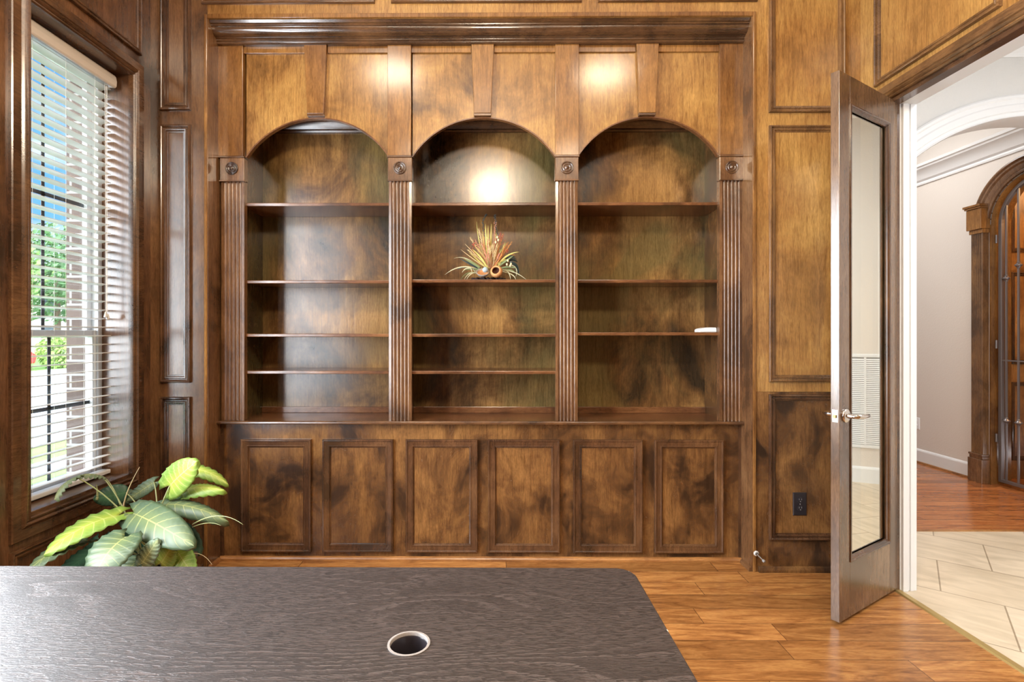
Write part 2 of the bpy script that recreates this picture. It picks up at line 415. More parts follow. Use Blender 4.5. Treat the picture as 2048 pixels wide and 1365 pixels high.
def leaf_mat(name, inner, outer, vein, veinw=1.0):
    m, n, l, p = nmat(name)
    uv = n.new('ShaderNodeUVMap'); sp = n.new('ShaderNodeSeparateXYZ'); l.new(uv.outputs[0], sp.inputs[0])
    s_ = M(n, l, 'ABSOLUTE', M(n, l, 'MULTIPLY_ADD', sp.outputs['X'], 2.0, -1.0)); t_ = sp.outputs['Y']
    g = n.new('ShaderNodeNewGeometry')
    nz = noise(n, l, g.outputs['Position'], 14, 3)
    base = ramp(n, l, M(n, l, 'ADD', s_, M(n, l, 'MULTIPLY_ADD', nz, .9, -.45)), [(.05, inner), (.75, outer)])
    mid = M(n, l, 'LESS_THAN', s_, .035*veinw)
    fr = M(n, l, 'FRACT', M(n, l, 'MULTIPLY', M(n, l, 'SUBTRACT', t_, M(n, l, 'MULTIPLY', s_, .20)), 7.5))
    sv = M(n, l, 'LESS_THAN', M(n, l, 'ABSOLUTE', M(n, l, 'SUBTRACT', fr, .5)), .055*veinw)
    sv = M(n, l, 'MULTIPLY', sv, M(n, l, 'SUBTRACT', 1.05, s_))
    vv = M(n, l, 'MAXIMUM', mid, sv)
    col = mix(n, l, M(n, l, 'MULTIPLY', vv, .85), base, vein)
    l.new(col, p.inputs['Base Color']); p.inputs['Roughness'].default_value = .48
    b_ = n.new('ShaderNodeBump'); b_.inputs['Strength'].default_value = .5; b_.inputs['Distance'].default_value = .004
    l.new(vv, b_.inputs['Height']); l.new(b_.outputs[0], p.inputs['Normal'])
    try:
        p.inputs['Transmission Weight'].default_value = 0
        p.inputs['Subsurface Weight'].default_value = .0
    except Exception: pass
    return m
L_BRIGHT = leaf_mat('leaf_bright', (.34,.42,.06), (.17,.28,.045), (.50,.52,.18))
L_GREY = leaf_mat('leaf_grey_green', (.11,.145,.055), (.06,.095,.05), (.27,.28,.10))
L_DARK = leaf_mat('leaf_dark', (.04,.13,.06), (.022,.075,.045), (.09,.19,.10), .6)
L_PALE = leaf_mat('leaf_pale', (.24,.28,.12), (.14,.20,.13), (.40,.42,.22))
STEM = plain('plant_stem', (.30,.33,.15), .5)
STEMT = plain('plant_stem_tan', (.46,.36,.20), .5)

# ------------------------------------------------------------------ room shell
XL, XR, YB, YC = -1.885, 1.98, 2.858, 2.977   # left wall, right wall, panelled wall, cabinet face
YR, ZC = -2.2, 3.66
NX0, NX1, NZ = -1.571, 1.397, 3.012           # niche
PROF = [(0,-.002),(0,.010),(.003,.016),(.008,.018),(.012,.015),(.014,.009),(.019,.009),(.022,.013),(.027,.012),(.030,.005),(.036,.004),(.038,-.002)]
def scaled(prof, k, hk=1.0): return [(a*k, b*hk) for a, b in prof]
fY = lambda Y: (lambda a, b, h: (a, Y-h, b))        # wall facing the camera
fXR = lambda X: (lambda a, b, h: (X-h, a, b))       # right wall, facing left
fXL = lambda X: (lambda a, b, h: (X+h, a, b))       # left wall, facing right

def slab(mb, axis, t0, t1, a0, a1, z0, z1, holes):
    """wall slab with rectangular holes (a0,a1,z0,z1)"""
    def bx(p, q, r, s_):
        if q-p < 1e-5 or s_-r < 1e-5: return
        if axis == 'X': mb.box(t0, t1, p, q, r, s_)
        else: mb.box(p, q, t0, t1, r, s_)
    cur = a0
    for h in sorted(holes):
        bx(cur, h[0], z0, z1); bx(h[0], h[1], z0, h[2]); bx(h[0], h[1], h[3], z1); cur = h[1]
    bx(cur, a1, z0, z1)

struct(MB().box(XL-.1, 2.015, YR, 3.0, -.05, 0).build('floor', FLOORW))
struct(MB().box(XL-.2, 2.11, YR-.1, 3.45, ZC, ZC+.1).build('ceiling', CEILP))
wb_ = MB(); wb_.box(NX1, 2.02, YB, 3.42, .975, ZC); wb_.box(NX0, NX1, YB, 3.42, NZ, ZC)
wb_.box(NX0, NX1, 3.34, 3.42, 0, NZ)
wall_back = struct(wb_.build('wall_back', W_gold))
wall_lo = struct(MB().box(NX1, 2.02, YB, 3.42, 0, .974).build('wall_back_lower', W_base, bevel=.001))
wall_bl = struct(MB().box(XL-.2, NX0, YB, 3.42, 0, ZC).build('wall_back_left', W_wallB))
WIN = [(2.103, 2.701, .553, 2.63), (1.22, 1.82, .553, 2.63), (.30, .90, .553, 2.63)]
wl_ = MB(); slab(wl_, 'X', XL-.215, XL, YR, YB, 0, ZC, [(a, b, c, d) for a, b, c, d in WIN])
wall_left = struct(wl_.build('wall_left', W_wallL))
DO = (1.43, 2.668, 0, 2.462)
wr_ = MB(); slab(wr_, 'X', XR, XR+.04, YR, YB, 0, ZC, [DO])
wall_right = struct(wr_.build('wall_right', W_gold))
struct(MB().box(XL-.2, 2.11, YR-.1, YR, 0, ZC).build('wall_rear', W_panel))

# panel mouldings on the walls
def panel(wall, a0, a1, b0, b1, fn, m_frame, m_panel, k=1.0):
    mb = MB().frame(a0, a1, b0, b1, scaled(PROF, k), fn)
    mo = mb.build('panel_moulding', m_frame, wall, smooth=True, angle=.6)
    i = .036*k
    p = MB(); c = [fn(a0+i, b0+i, .0015), fn(a1-i, b0+i, .0015), fn(a1-i, b1-i, .0015), fn(a0+i, b1-i, .0015)]
    p.add(c, [(0,1,2,3)]).build('wood_panel', m_panel, mo)
# right bay of the panelled wall
panel(wall_back, 1.483, 1.892, 2.488, 3.45, fY(YB), W_med, W_gold)
panel(wall_back, 1.483, 1.892, 1.030, 2.418, fY(YB), W_med, W_gold)
panel(wall_lo, 1.483, 1.892, .173, .962, fY(YB), W_dark, W_base)
# left bay
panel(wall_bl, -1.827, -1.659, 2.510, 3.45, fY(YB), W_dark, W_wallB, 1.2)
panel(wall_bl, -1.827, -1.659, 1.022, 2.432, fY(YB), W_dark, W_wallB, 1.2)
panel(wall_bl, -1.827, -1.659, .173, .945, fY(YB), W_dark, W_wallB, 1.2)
# over the niche
for a, b in ((-1.60, -.655), (-.565, .47), (.56, 1.42)):
    panel(wall_back, a, b, 3.090, 3.50, fY(YB), W_darkX, W_gold)
# left wall
panel(wall_left, 2.02, 2.772, 2.765, 3.45, fXL(XL), W_darkY, W_wallL)
panel(wall_left, 1.14, 1.90, 2.765, 3.45, fXL(XL), W_darkY, W_wallL)
panel(wall_left, 2.02, 2.772, .13, .437, fXL(XL), W_darkY, W_wallL)
panel(wall_left, 1.14, 1.90, .13, .437, fXL(XL), W_darkY, W_wallL)
# right wall, over the double door
panel(wall_right, 2.062, 2.742, 2.570, 3.45, fXR(XR), W_medY, W_gold)
panel(wall_right, 1.36, 1.98, 2.570, 3.45, fXR(XR), W_medY, W_gold)

# niche edge trim
t = MB(); e_ = .016
for x0, x1, z0, z1 in ((NX0-.016, NX0, 0, NZ+.024), (NX1, NX1+.016, 0, NZ+.024), (NX0, NX1, NZ, NZ+.024)):
    t.box(x0, x1, YB-.008, YB+.001, z0, z1)
struct(t.build('trim_1', W_post, bevel=.003))
# niche lining
t = MB(); t.box(NX0-.001, NX0+.004, YB-.002, YC+.01, 0, NZ); t.box(NX1-.004, NX1+.001, YB-.002, YC+.01, 0, NZ)
struct(t.build('trim_2', W_flute))
# shoe mouldings and low skirting
def shoe(name, x0, x1, y, mat=W_shoe, h=.02):
    mb = MB().prism([(0,0),(-.018,0),(-.018,h*.45),(-.012,h*.8),(-.004,h),(0,h)], x0, x1, lambda a, b, t_: (t_, y+a, b))
    return struct(mb.build(name, mat, bevel=.001))
shoe('baseboard_niche', NX0+.005, NX1-.005, 2.985, h=.024)
shoe('baseboard_right', 1.425, XR-.002, YB, W_base, .03)
shoe('baseboard_left', XL, NX0-.026, YB, W_base, .03)
mb = MB().prism([(0,0),(.014,0),(.014,.02),(.006,.03),(0,.03)], YR, YB-.02, lambda a, b, t_: (XL+a, t_, b))
struct(mb.build('baseboard_window_side', W_base))
# small shoe return along niche left side
mb = MB().prism([(0,0),(.016,0),(.012,.018),(0,.022)], YB, 2.965, lambda a, b, t_: (NX0+.004+a, t_, b))
struct(mb.build('trim_3', W_shoe))
mb = MB().prism([(0,0),(-.016,0),(-.012,.018),(0,.022)], YB, 2.965, lambda a, b, t_: (NX1-.004+a, t_, b))
struct(mb.build('trim_4', W_flute))

# ------------------------------------------------------------------ built-in bookcase
bc = thing('built_in_bookcase', (-.087, 3.1, 0), 'built-in stained wood bookcase with three arched bays above a row of panelled cupboards', 'bookcase')
def bp(mb, name, mat, parent=None, **k): return mb.build(name, mat, parent or bc, **k)
CY = 2.985
BAYS = [(-1.418, -.604), (-.469, .341), (.470, 1.266)]
INN = [(-1.455, -.567), (-.507, .377), (.434, 1.305)]
YBK = 3.285
PX = [(-1.571, -1.428), (-.608, -.474), (.340, .473), (1.263, 1.396)]
FX = [(-1.554, -1.423), (-.601, -.472), (.343, .467), (1.266, 1.394)]
ZT = .797
# countertop
bp(MB().box(NX0+.005, NX1-.005, 2.962, YBK, .778, ZT), 'countertop', W_shelf, bevel=.002)
bp(MB().prism([(2.945,.780),(2.962,.7775),(2.964,.777),(2.964,.798),(2.948,.798),(2.943,.793),(2.942,.785)], NX0-.012+.014, NX1+.0, lambda a, b, t_: (t_, a, b)), 'countertop_nosing', W_darkX, bevel=.001)
# base carcass
base = bp(MB().box(NX0+.005, NX1-.005, CY, YBK+.03, 0, .778), 'base_cabinet', W_base)
bp(MB().box(NX0+.004, NX0+.026, CY-.004, CY, .02, .777), 'corner_strip', W_dark, base)
bp(MB().box(NX1-.018, NX1-.004, CY-.004, CY, .02, .777), 'corner_strip', W_dark, base)
DP = [(0,-.001),(0,.016),(.003,.0195),(.009,.020),(.012,.0165),(.034,.0125),(.036,.0145),(.040,.014),(.043,.006),(.048,.004),(.049,-.001)]
for x0, x1 in ((-1.445,-1.045),(-.980,-.577),(-.506,-.098),(-.040,.367),(.443,.834),(.902,1.290)):
    d = bp(MB().frame(x0, x1, .050, .690, DP, fY(CY)), 'cabinet_door', W_dark, smooth=True, angle=.5)
    i = .0485
    MB().box(x0+i, x1-i, CY-.003, CY-.0005, .050+i, .690-i).build('door_panel', W_base, d)
# back panels, sides, top
for (x0, x1) in INN:
    bp(MB().box(x0, x1, YBK-.006, YBK, ZT, 2.62), 'back_panel', W_inner)
    bp(MB().box(x0, x1, YBK-.020, YBK-.006, ZT, .835), 'back_rail', W_shelf, bevel=.002)
    bp(MB().prism([(3.279,2.545),(3.262,2.545),(3.258,2.555),(3.262,2.565),(3.240,2.60),(3.236,2.62),(3.279,2.62)], x0, x1, lambda a, b, t_: (t_, a, b)), 'inner_crown', W_darkX, smooth=True, angle=.6)
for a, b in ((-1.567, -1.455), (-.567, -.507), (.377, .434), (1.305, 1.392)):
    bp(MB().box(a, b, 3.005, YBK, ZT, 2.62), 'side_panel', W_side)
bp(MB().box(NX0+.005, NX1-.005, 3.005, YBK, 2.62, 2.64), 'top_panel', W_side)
# shelves
SH = [[2.021, 1.578, 1.272, 1.060], [2.021, 1.582, 1.272, 1.060], [2.021, 1.580, 1.280]]
for (x0, x1), zs in zip(INN, SH):
    for z in zs:
        bp(MB().box(x0+.001, x1-.001, 2.992, YBK-.007, z, z+.018), 'shelf', W_shelf, bevel=.003)
# shelf pin under the lowest shelf of the right bay
# arch fascias
def arch(x0, x1):
    mb = MB(); n = 40; c = (x0+x1)/2; hw = (x1-x0)/2; rise = .222; R = (hw*hw+rise*rise)/(2*rise); zc = 2.296+rise-R
    top = 2.93; y0, y1 = CY, CY+.022
    pts = []
    for i in range(n+1):
        a = math.asin(hw/R)*(-1+2*i/n); pts.append((c+R*math.sin(a), zc+R*math.cos(a)))
    vv = []
    for x, z in pts: vv += [(x, y0, z), (x, y0, top), (x, y1, top), (x, y1, z)]
    ff = [(4*i+j, 4*i+(j+1)%4, 4*i+4+(j+1)%4, 4*i+4+j) for i in range(n) for j in range(4)]
    mb.add(vv, ff)
    o = bp(mb, 'arch_fascia', W_fascia)
    # thin lip round the arch
    lb = MB(); lv = []
    for i, (x, z) in enumerate(pts):
        a = math.asin(hw/R)*(-1+2*i/n); ux, uz = math.sin(a), math.cos(a)
        lv += [(x-ux*.002, y0-.004, z-uz*.002), (x+ux*.005, y0-.004, z+uz*.005), (x+ux*.005, y0+.004, z+uz*.005), (x-ux*.002, y1+.002, z-uz*.002)]
    lb.add(lv, [(4*i+j, 4*i+(j+1)%4, 4*i+4+(j+1)%4, 4*i+4+j) for i in range(n) for j in range(4)])
    lb.build('arch_edge', W_shelf, o, smooth=True, angle=.7)
for x0, x1 in BAYS: arch(x0, x1)
for (a, b), (kx0, kx1, kb0, kb1) in zip([(PX[0][1], PX[1][0]), (PX[1][1], PX[2][0]), (PX[2][1], PX[3][0])],
        [(-1.080,-.952,-1.062,-.969), (-.133,-.006,-.118,-.023), (.796,.922,.812,.903)]):
    bp(MB().box(a, kx0-.002, CY-.012, CY, 2.885, 2.93), 'top_rail', W_post, bevel=.0015)
    bp(MB().box(kx1+.002, b, CY-.012, CY, 2.885, 2.93), 'top_rail', W_post, bevel=.0015)
    k = bp(MB().prism([(kx0,2.93),(kx1,2.93),(kb1,2.535),(kb0,2.535)], CY-.028, CY, lambda a_, b_, t_: (a_, t_, b_)), 'keystone', W_post, bevel=.002)
    MB().prism([(kb0-.002,2.535),(kb1+.002,2.535),(kb1,2.522),(kb0,2.522)], CY-.024, CY, lambda a_, b_, t_: (a_, t_, b_)).build('keystone_foot', W_darkX, k, bevel=.001)
# posts, rosette blocks, fluted pilasters
for (p0, p1), (f0, f1) in zip(PX, FX):
    u = bp(MB().box(p0, p1, CY-.024, CY+.02, 2.298, 2.93), 'frieze_post', W_post, bevel=.002)
    MB().box(p0-.003, p1+.003, CY-.030, CY, 2.286, 2.298).build('post_moulding', W_darkX, u, bevel=.003)
    r = bp(MB().box(f0-.004, f1+.004, CY-.026, CY+.02, 2.158, 2.286), 'rosette_block', W_flute, bevel=.003)
    cx, cz = (f0+f1)/2, 2.226
    MB().lathe([(.036,0),(.036,.005),(.033,.008),(.030,.006),(.028,.002),(.024,.002),(.022,.007),(.018,.008),(.016,.004),(.012,.003),(.009,.007),(.005,.010),(.0005,.011)],
        lambda a_, b_, h: (cx+a_, CY-.026-h, cz+b_), 32).build('rosette', W_dark, r, smooth=True)
    MB().box(f0-.006, f1+.006, CY-.030, CY, 2.152, 2.160).build('block_moulding', W_darkX, r, bevel=.002)
    # fluted shaft
    pts = []; wd = f1-f0; nf = 5; e0 = .012; pitch = (wd-2*e0)/nf
    pts.append((f0, CY+.02)); pts.append((f0, CY-.016))
    for i in range(nf):
        s0 = f0+e0+pitch*i+.002; s1 = f0+e0+pitch*(i+1)-.002
        pts.append((s0, CY-.018))
        for k in range(1, 8):
            a = PI*k/8
            pts.append(((s0+s1)/2-(s1-s0)/2*math.cos(a), CY-.018+(s1-s0)*.45*math.sin(a)))
        pts.append((s1, CY-.018))
    pts.append((f1, CY-.016)); pts.append((f1, CY+.02))
    bp(MB().prism(pts, .798, 2.153, lambda a_, b_, t_: (a_, b_, t_)), 'fluted_pilaster', W_flute, smooth=True, angle=.5)
# crown
cp = [(2.990,2.922),(2.950,2.922),(2.944,2.926),(2.942,2.932),(2.946,2.937),(2.940,2.941),(2.940,2.946),(2.931,2.949)]
for i in range(9):
    a = i/8*PI/2; cp.append((2.931-.040*math.sin(a), 2.952+.034*(1-math.cos(a))))
cp += [(2.888,2.989),(2.882,2.990),(2.880,2.996),(2.872,2.999),(2.868,3.005),(2.864,3.011),(2.990,3.011)]
bp(MB().prism(cp, NX0+.005, NX1-.005, lambda a, b, t_: (t_, a, b)), 'crown_moulding', W_crown, smooth=True, angle=.5)

# ------------------------------------------------------------------ things on the shelves
bx_ = thing('plastic_box', (1.19, 3.05, 1.298), 'small white plastic box on the third shelf of the bookcase bay beside the glass door', 'box')
c0 = at(1398, 667, 3.03).x; c1 = at(1432, 667, 3.03).x
MB().prism([(c0,1.2985),(c1-.001,1.2985),(c1,1.305),(c1-.001,1.320),(c1-.004,1.3255),(c1-.04,1.3262),(c0+.035,1.325),(c0+.012,1.320),(c0+.002,1.315),(c0,1.309)], 3.02, 3.10,
   lambda a, b, t_: (a, t_, b)).build('box_body', WHITEP, bx_, bevel=.002)
MB().box(c0+.004, c1-.004, 3.0185, 3.0205, 1.3015, 1.3025).build('seam_line', SLOTG, bx_)

# dried flower arrangement
FY0 = 3.11
fl = thing('dried_flower_arrangement', (-.01, FY0, 1.600), 'dried grass and flower arrangement with pods on the middle bay shelf', 'flower arrangement')
SF = 1/6.825*FY0/FOC
def fp(x, y, dy=0.0):
    return Vector((at(850+900/6.825, 560, FY0).x+(x-900)*SF, FY0+dy, 1.6015+(1108-y)*SF))
def q3(a, b, c, n=9):
    return [a*(1-t_)**2+b*2*t_*(1-t_)+c*t_*t_ for t_ in [i/n for i in range(n+1)]]
def blade(name, a, b, c, wdt, mat, prof=None, n=10, twist=0.0):
    pts = q3(a, b, c, n); mb = MB(); vv = []
    for i, p in enumerate(pts):
        d = (pts[min(i+1, n)]-pts[max(i-1, 0)]).normalized()
        sd = d.cross(Vector((0, 1, 0)))
        if sd.length < .05: sd = Vector((1, 0, 0))
        sd.normalize(); t_ = i/n
        if twist: sd = Matrix.Rotation(twist*t_, 3, d) @ sd
        nn = sd.cross(d)
        w_ = wdt*(prof(t_) if prof else math.sin(PI*min(.999, .18+.82*t_))**.8)+.0003
        vv += [p-sd*w_, p+nn*w_*.35, p+sd*w_]
    ff = []
    for i in range(n):
        for j in (0, 1): ff.append((3*i+j, 3*i+j+1, 3*i+4+j, 3*i+3+j))
    mb.add(vv, ff); return mb.build(name, mat, fl, smooth=True, solid=.0006)
F_YG = plain('dry_leaf_yellow_green', (.52,.46,.13), .6, var=.35); F_OR = plain('dry_leaf_orange', (.60,.27,.08), .6, var=.35)
F_WH = plain('dry_wheat', (.66,.50,.26), .7, var=.3); F_GR = plain('dry_leaf_green', (.20,.25,.11), .6, var=.35)
F_PL = plain('dry_grass_pale', (.46,.44,.28), .6, var=.3); F_DK = plain('dark_teal_leaf', (.03,.05,.05), .35, var=.3)
F_RD = plain('red_berry', (.42,.07,.04), .5, var=.3); F_PK = plain('pink_grass_head', (.58,.26,.17), .7, var=.3)
F_BR = plain('moss_brown', (.035,.02,.018), .9, bump=.8, bscale=150); F_POD = plain('seed_pod_skin', (.55,.26,.10), .6, var=.35, bscale=80)
F_BOWL = plain('bowl_pod_grey', (.30,.25,.21), .7, var=.3); F_BALL = plain('pale_blue_pod', (.50,.62,.68), .7, bump=1, bscale=300, var=.3)
F_CRM = plain('cream_bud', (.72,.62,.36), .6); F_IN = plain('pod_hollow', (.10,.03,.015), .8)
rnd = random.Random(3)
for (ax, ay, mx_, my, tx, ty, wd, mt, dy) in [
    (870,930, 830,600, 825,325, .0048, F_YG, .0), (880,930, 900,600, 905,318, .0050, F_YG, .01), (860,930, 790,640, 785,400, .0042, F_YG, .02),
    (885,930, 960,640, 975,400, .0045, F_YG, .02), (868,930, 860,600, 862,350, .0042, F_YG, -.01), (850,930, 720,600, 702,285, .0026, F_YG, .02),
    (860,940, 760,760, 650,680, .0050, F_YG, -.02), (850,940, 720,820, 600,720, .0034, F_YG, -.03),
    (900,930, 900,700, 880,540, .0045, F_OR, -.01), (850,930, 800,680, 800,480, .0045, F_OR, .0), (930,930, 1000,760, 1010,540, .0045, F_OR, .0),
    (940,920, 1060,760, 1090,590, .0050, F_OR, -.01), (950,920, 1100,690, 1170,600, .0030, F_OR, .01), (960,900, 1060,700, 1130,560, .0026, F_OR, .02),
    (1000,900, 1090,730, 1285,715, .0046, F_YG, -.02), (1000,880, 1120,700, 1240,760, .0032, F_OR, -.01),
    (880,930, 700,760, 545,600, .0022, F_WH, -.01), (860,940, 640,800, 490,680, .0022, F_WH, -.02),
    (760,930, 640,850, 540,810, .0068, F_GR, -.03), (740,940, 600,860, 480,800, .0060, F_DK, .0), (720,960, 560,870, 430,950, .0048, F_DK, .01),
    (750,950, 580,740, 398,802, .0032, F_PL, -.02), (740,960, 500,840, 275,1028, .0036, F_PL, -.03), (730,980, 560,880, 510,1000, .0036, F_PL, -.03),
    (720,1010, 600,960, 540,1100, .0034, F_PL, -.04), (720,1000, 560,960, 490,1103, .0030, F_GR, -.04), (740,990, 620,980, 570,1104, .0026, F_PL, -.05),
    (700,1000, 600,860, 650,1010, .0030, F_PL, -.05),
    (1010,900, 1120,820, 1210,760, .0050, F_GR, -.01), (1020,940, 1130,900, 1250,940, .0056, F_GR, -.03), (1040,950, 1160,950, 1165,1100, .0032, F_PL, -.04),
    (1030,960, 1220,950, 1390,1104, .0030, F_PL, -.03), (1040,970, 1230,1010, 1235,1103, .0028, F_PL, -.04), (1150,890, 1290,900, 1235,1060, .0020, F_PL, -.03),
    (1040,860, 1150,720, 1245,800, .0100, F_DK, .02), (1160,850, 1280,850, 1282,1040, .0085, F_DK, .02), (1080,850, 1180,770, 1270,840, .0080, F_DK, .03),
    (1180,880, 1270,930, 1250,1040, .0046, F_DK, .0), (1060,960, 1180,930, 1230,1000, .0044, F_GR, -.02), (780,960, 640,920, 520,970, .0040, F_GR, -.02)]:
    nm = 'long_leaf' if mt in (F_GR, F_DK) else 'dry_blade'
    blade(nm, fp(ax, ay, 0), fp(mx_, my, dy*.6), fp(tx, ty, dy), wd, mt, twist=rnd.uniform(-.8, .8))
# grass heads
def head(name, a, c, mat, n=26, L=.022, r=.0011, sp_=.5, frac=.45):
    mb = MB(); a = Vector(a); c = Vector(c); d = (c-a)
    mb.tube([a, a+d*.5, c], .0009, 5)
    for i in range(n):
        t_ = frac+(1-frac)*i/n; p = a+d*t_
        v = d.normalized()+Vector((rnd.uniform(-sp_, sp_), rnd.uniform(-sp_, sp_)*.6, rnd.uniform(-.1, .3)))
        v.normalize(); mb.tube([p, p+v*L*.5, p+v*L*rnd.uniform(.7, 1.1)], [r*.6, r, r*.2], 4)
    return mb.build(name, mat, fl, smooth=True)
for (ax, ay, tx, ty, mt, dy, n_, L_) in [
    (860,900, 735,420, F_WH, .0, 34, .026), (850,900, 775,470, F_WH, .01, 30, .024), (840,880, 625,530, F_WH, -.01, 34, .020), (830,900, 690,560, F_PK, -.01, 34, .014),
    (870,930, 830,760, F_PK, -.03, 40, .016), (900,930, 860,740, F_PK, -.035, 40, .016), (920,920, 985,640, F_WH, -.03, 40, .028), (930,920, 930,640, F_WH, -.03, 36, .028),
    (940,920, 1010,760, F_PK, -.04, 36, .020), (930,900, 960,760, F_WH, -.04, 36, .020), (960,880, 1130,600, F_OR, .0, 30, .022), (960,860, 1060,470, F_OR, .0, 26, .018),
    (850,920, 600,700, F_WH, -.02, 30, .020), (950,880, 955,340, F_PK, .01, 24, .012), (960,880, 1180,590, F_OR, -.01, 24, .018)]:
    head('grass_head', fp(ax, ay), fp(tx, ty, dy), mt, n_, L_)
def sprig(cx_, cy_, w_, h_, mat, n, r, dy=-.02, name='berry_sprig'):
    mb = MB()
    mb.tube([fp(900, 930), fp((900+cx_)/2, (930+cy_)/2, dy), fp(cx_, cy_, dy)], .0008, 5)
    for i in range(n):
        mb.ball(fp(cx_+rnd.gauss(0, w_), cy_+rnd.gauss(0, h_), dy+rnd.uniform(-.006, .006)), r*rnd.uniform(.8, 1.2), 7, 5)
    mb.build(name, mat, fl, smooth=True)
sprig(1040, 515, 22, 34, F_RD, 34, .0026); sprig(665, 615, 14, 26, F_RD, 22, .0024); sprig(1115, 700, 14, 14, F_RD, 12, .0024)
sprig(720, 640, 22, 26, F_PK, 26, .0024); sprig(955, 345, 10, 26, F_PK, 18, .0020)
for x, y in ((987,522),(965,590),(1130,838),(1172,885),(1117,890),(1162,908),(1000,560)):
    MB().ball(fp(x, y, -.035), .0065, 10, 7, (.9, .9, 1.25)).build('cream_bud', F_CRM, fl, smooth=True)
for i in range(34):
    ang = math.radians(rnd.gauss(0, 26)); ln = rnd.uniform(260, 470)*(1-abs(ang)*.35)
    tx, ty = 890+math.sin(ang)*ln, 930-math.cos(ang)*ln
    head('grass_head', fp(880+rnd.uniform(-30, 40), 920), fp(tx, ty, rnd.uniform(-.035, .03)), rnd.choice((F_WH, F_WH, F_PK, F_OR, F_YG)), 22, rnd.uniform(.014, .026), .0013)
# dark curly feathers
def feather(pts, name='curled_feather'):
    mb = MB(); P_ = [fp(x, y, .01) for x, y in pts]; mb.tube(P_, .0009, 5)
    for i in range(len(P_)-1):
        for k in range(5):
            p = P_[i].lerp(P_[i+1], k/5)
            v = Vector((rnd.choice((-1, 1))*rnd.uniform(.5, 1), rnd.uniform(-.5, .5), rnd.uniform(.2, 1))).normalized()
            mb.tube([p, p+v*.006, p+v*.010], [.0016, .0022, .0004], 4)
    mb.build(name, F_DK, fl, smooth=True)
feather([(850,600),(800,420),(790,330),(805,260),(830,215),(848,192)])
feather([(960,640),(990,470),(975,380),(965,300),(958,240),(953,190)])
MB().tube([fp(1010, 500, .02), fp(985, 390, .02), fp(962, 185, .02)], .0008, 5).build('thin_stem', F_DK, fl)
# moss base
mb = MB()
for i in range(26):
    x = 650+440*i/25; mb.ball(fp(x, 1108-26+rnd.uniform(-6, 6), rnd.uniform(-.03, .03)), .0115*rnd.uniform(.7, 1.0), 9, 6)
mb.build('moss_base', F_BR, fl, smooth=True)
# open bowl pod with pale ball, and hollow round pod
bc0 = fp(790, 1000, -.045); tilt = Matrix.Rotation(math.radians(38), 3, 'X')
def tl(c, R_, mz=1.0): return lambda u, v, h: tuple(Vector(c)+R_ @ Vector((u, v, h*mz)))
bowl = MB().lathe([(.0005,-.026),(.016,-.024),(.030,-.014),(.038,.0),(.0385,.004),(.036,.005),(.033,.001),(.026,-.011),(.014,-.018),(.0005,-.019)], tl(bc0, tilt), 28).build('bowl_pod', F_BOWL, fl, smooth=True)
MB().lathe([(.0005,-.0185),(.014,-.0172),(.026,-.0102),(.032,-.001)], tl(bc0, tilt), 24).build('bowl_lining', F_POD, bowl, smooth=True)
MB().ball(fp(825, 968, -.058), .0165, 18, 12).build('pale_ball', F_BALL, fl, smooth=True)
pc = fp(975, 992, -.05); R2 = Matrix.Rotation(math.radians(72), 3, 'X') @ Matrix.Rotation(math.radians(-14), 3, 'Y')
pod = MB().lathe([(.0005,-.036),(.018,-.032),(.031,-.018),(.0365,-.001),(.034,.013),(.027,.021),(.0225,.021),(.021,.016),(.024,.004),(.022,-.010),(.0005,-.018)], tl(pc, R2), 28).build('round_pod', F_POD, fl, smooth=True)
MB().lathe([(.0205,.015),(.0235,.004),(.0215,-.0098),(.0005,-.0175)], tl(pc, R2), 24).build('pod_hollow', F_IN, pod, smooth=True)

# ------------------------------------------------------------------ windows, left wall
CASP = [(0,-.001),(0,.012),(.004,.016),(.040,.015),(.044,.011),(.050,.018),(.056,.022),(.062,.018),(.066,.012),(.072,.018),(.078,.020),(.083,.014),(.085,.0),(.085,-.01)]
def window(i, y0, y1, z0, z1):
    rt = seroot('window_%d' % i, (XL, (y0+y1)/2, z0))
    c = MB().frame(y0-.084, y1+.084, z0-.084, z1+.084, CASP, fXL(XL)).build('window_casing', W_darkY if i == 1 else W_darkY, rt, smooth=True, angle=.5)
    # vinyl frame
    f = MB(); X0, X1 = -2.10, -2.032; b = .028
    f.box(X0, X1, y0, y0+b, z0, z1); f.box(X0, X1, y1-b, y1, z0, z1); f.box(X0, X1, y0+b, y1-b, z0, z0+b); f.box(X0, X1, y0+b, y1-b, z1-b, z1)
    fr = f.build('window_frame', VINYL, rt, bevel=.003)
    MB().box(-2.031, XL+.004, y0, y1, z0-.004, z0+.014).build('window_sill', W_darkY, rt, bevel=.003)
    zm = 1.29
    def sash(xa, xb, za, zb, nm):
        s_ = MB(); r = .03; a, b2 = y0+b, y1-b
        s_.box(xa, xb, a, a+r, za, zb); s_.box(xa, xb, b2-r, b2, za, zb); s_.box(xa, xb, a+r, b2-r, za, za+r*1.1); s_.box(xa, xb, a+r, b2-r, zb-r*1.1, zb)
        so = s_.build(nm, VINYL, rt, bevel=.003)
        xm = (xa+xb)/2; yc = (y0+y1)/2; zc_ = (za+zb)/2
        MB().box(xm-.002, xm+.002, a+r, b2-r, za+r, zb-r).build('glass_pane', GLASS, so)
        q = MB(); q.box(xm-.005, xm-.0025, yc-.009, yc+.009, za+r, zb-r); q.box(xm-.005, xm-.0025, a+r, b2-r, zc_-.009, zc_+.009)
        q.build('muntin_grille', MUNT, so)
    sash(-2.062, -2.038, z0+b, zm+.018, 'lower_sash')
    sash(-2.092, -2.066, zm-.018, z1-b, 'upper_sash')
    return rt
for i, wdw in enumerate(WIN): window(i+1, *wdw)
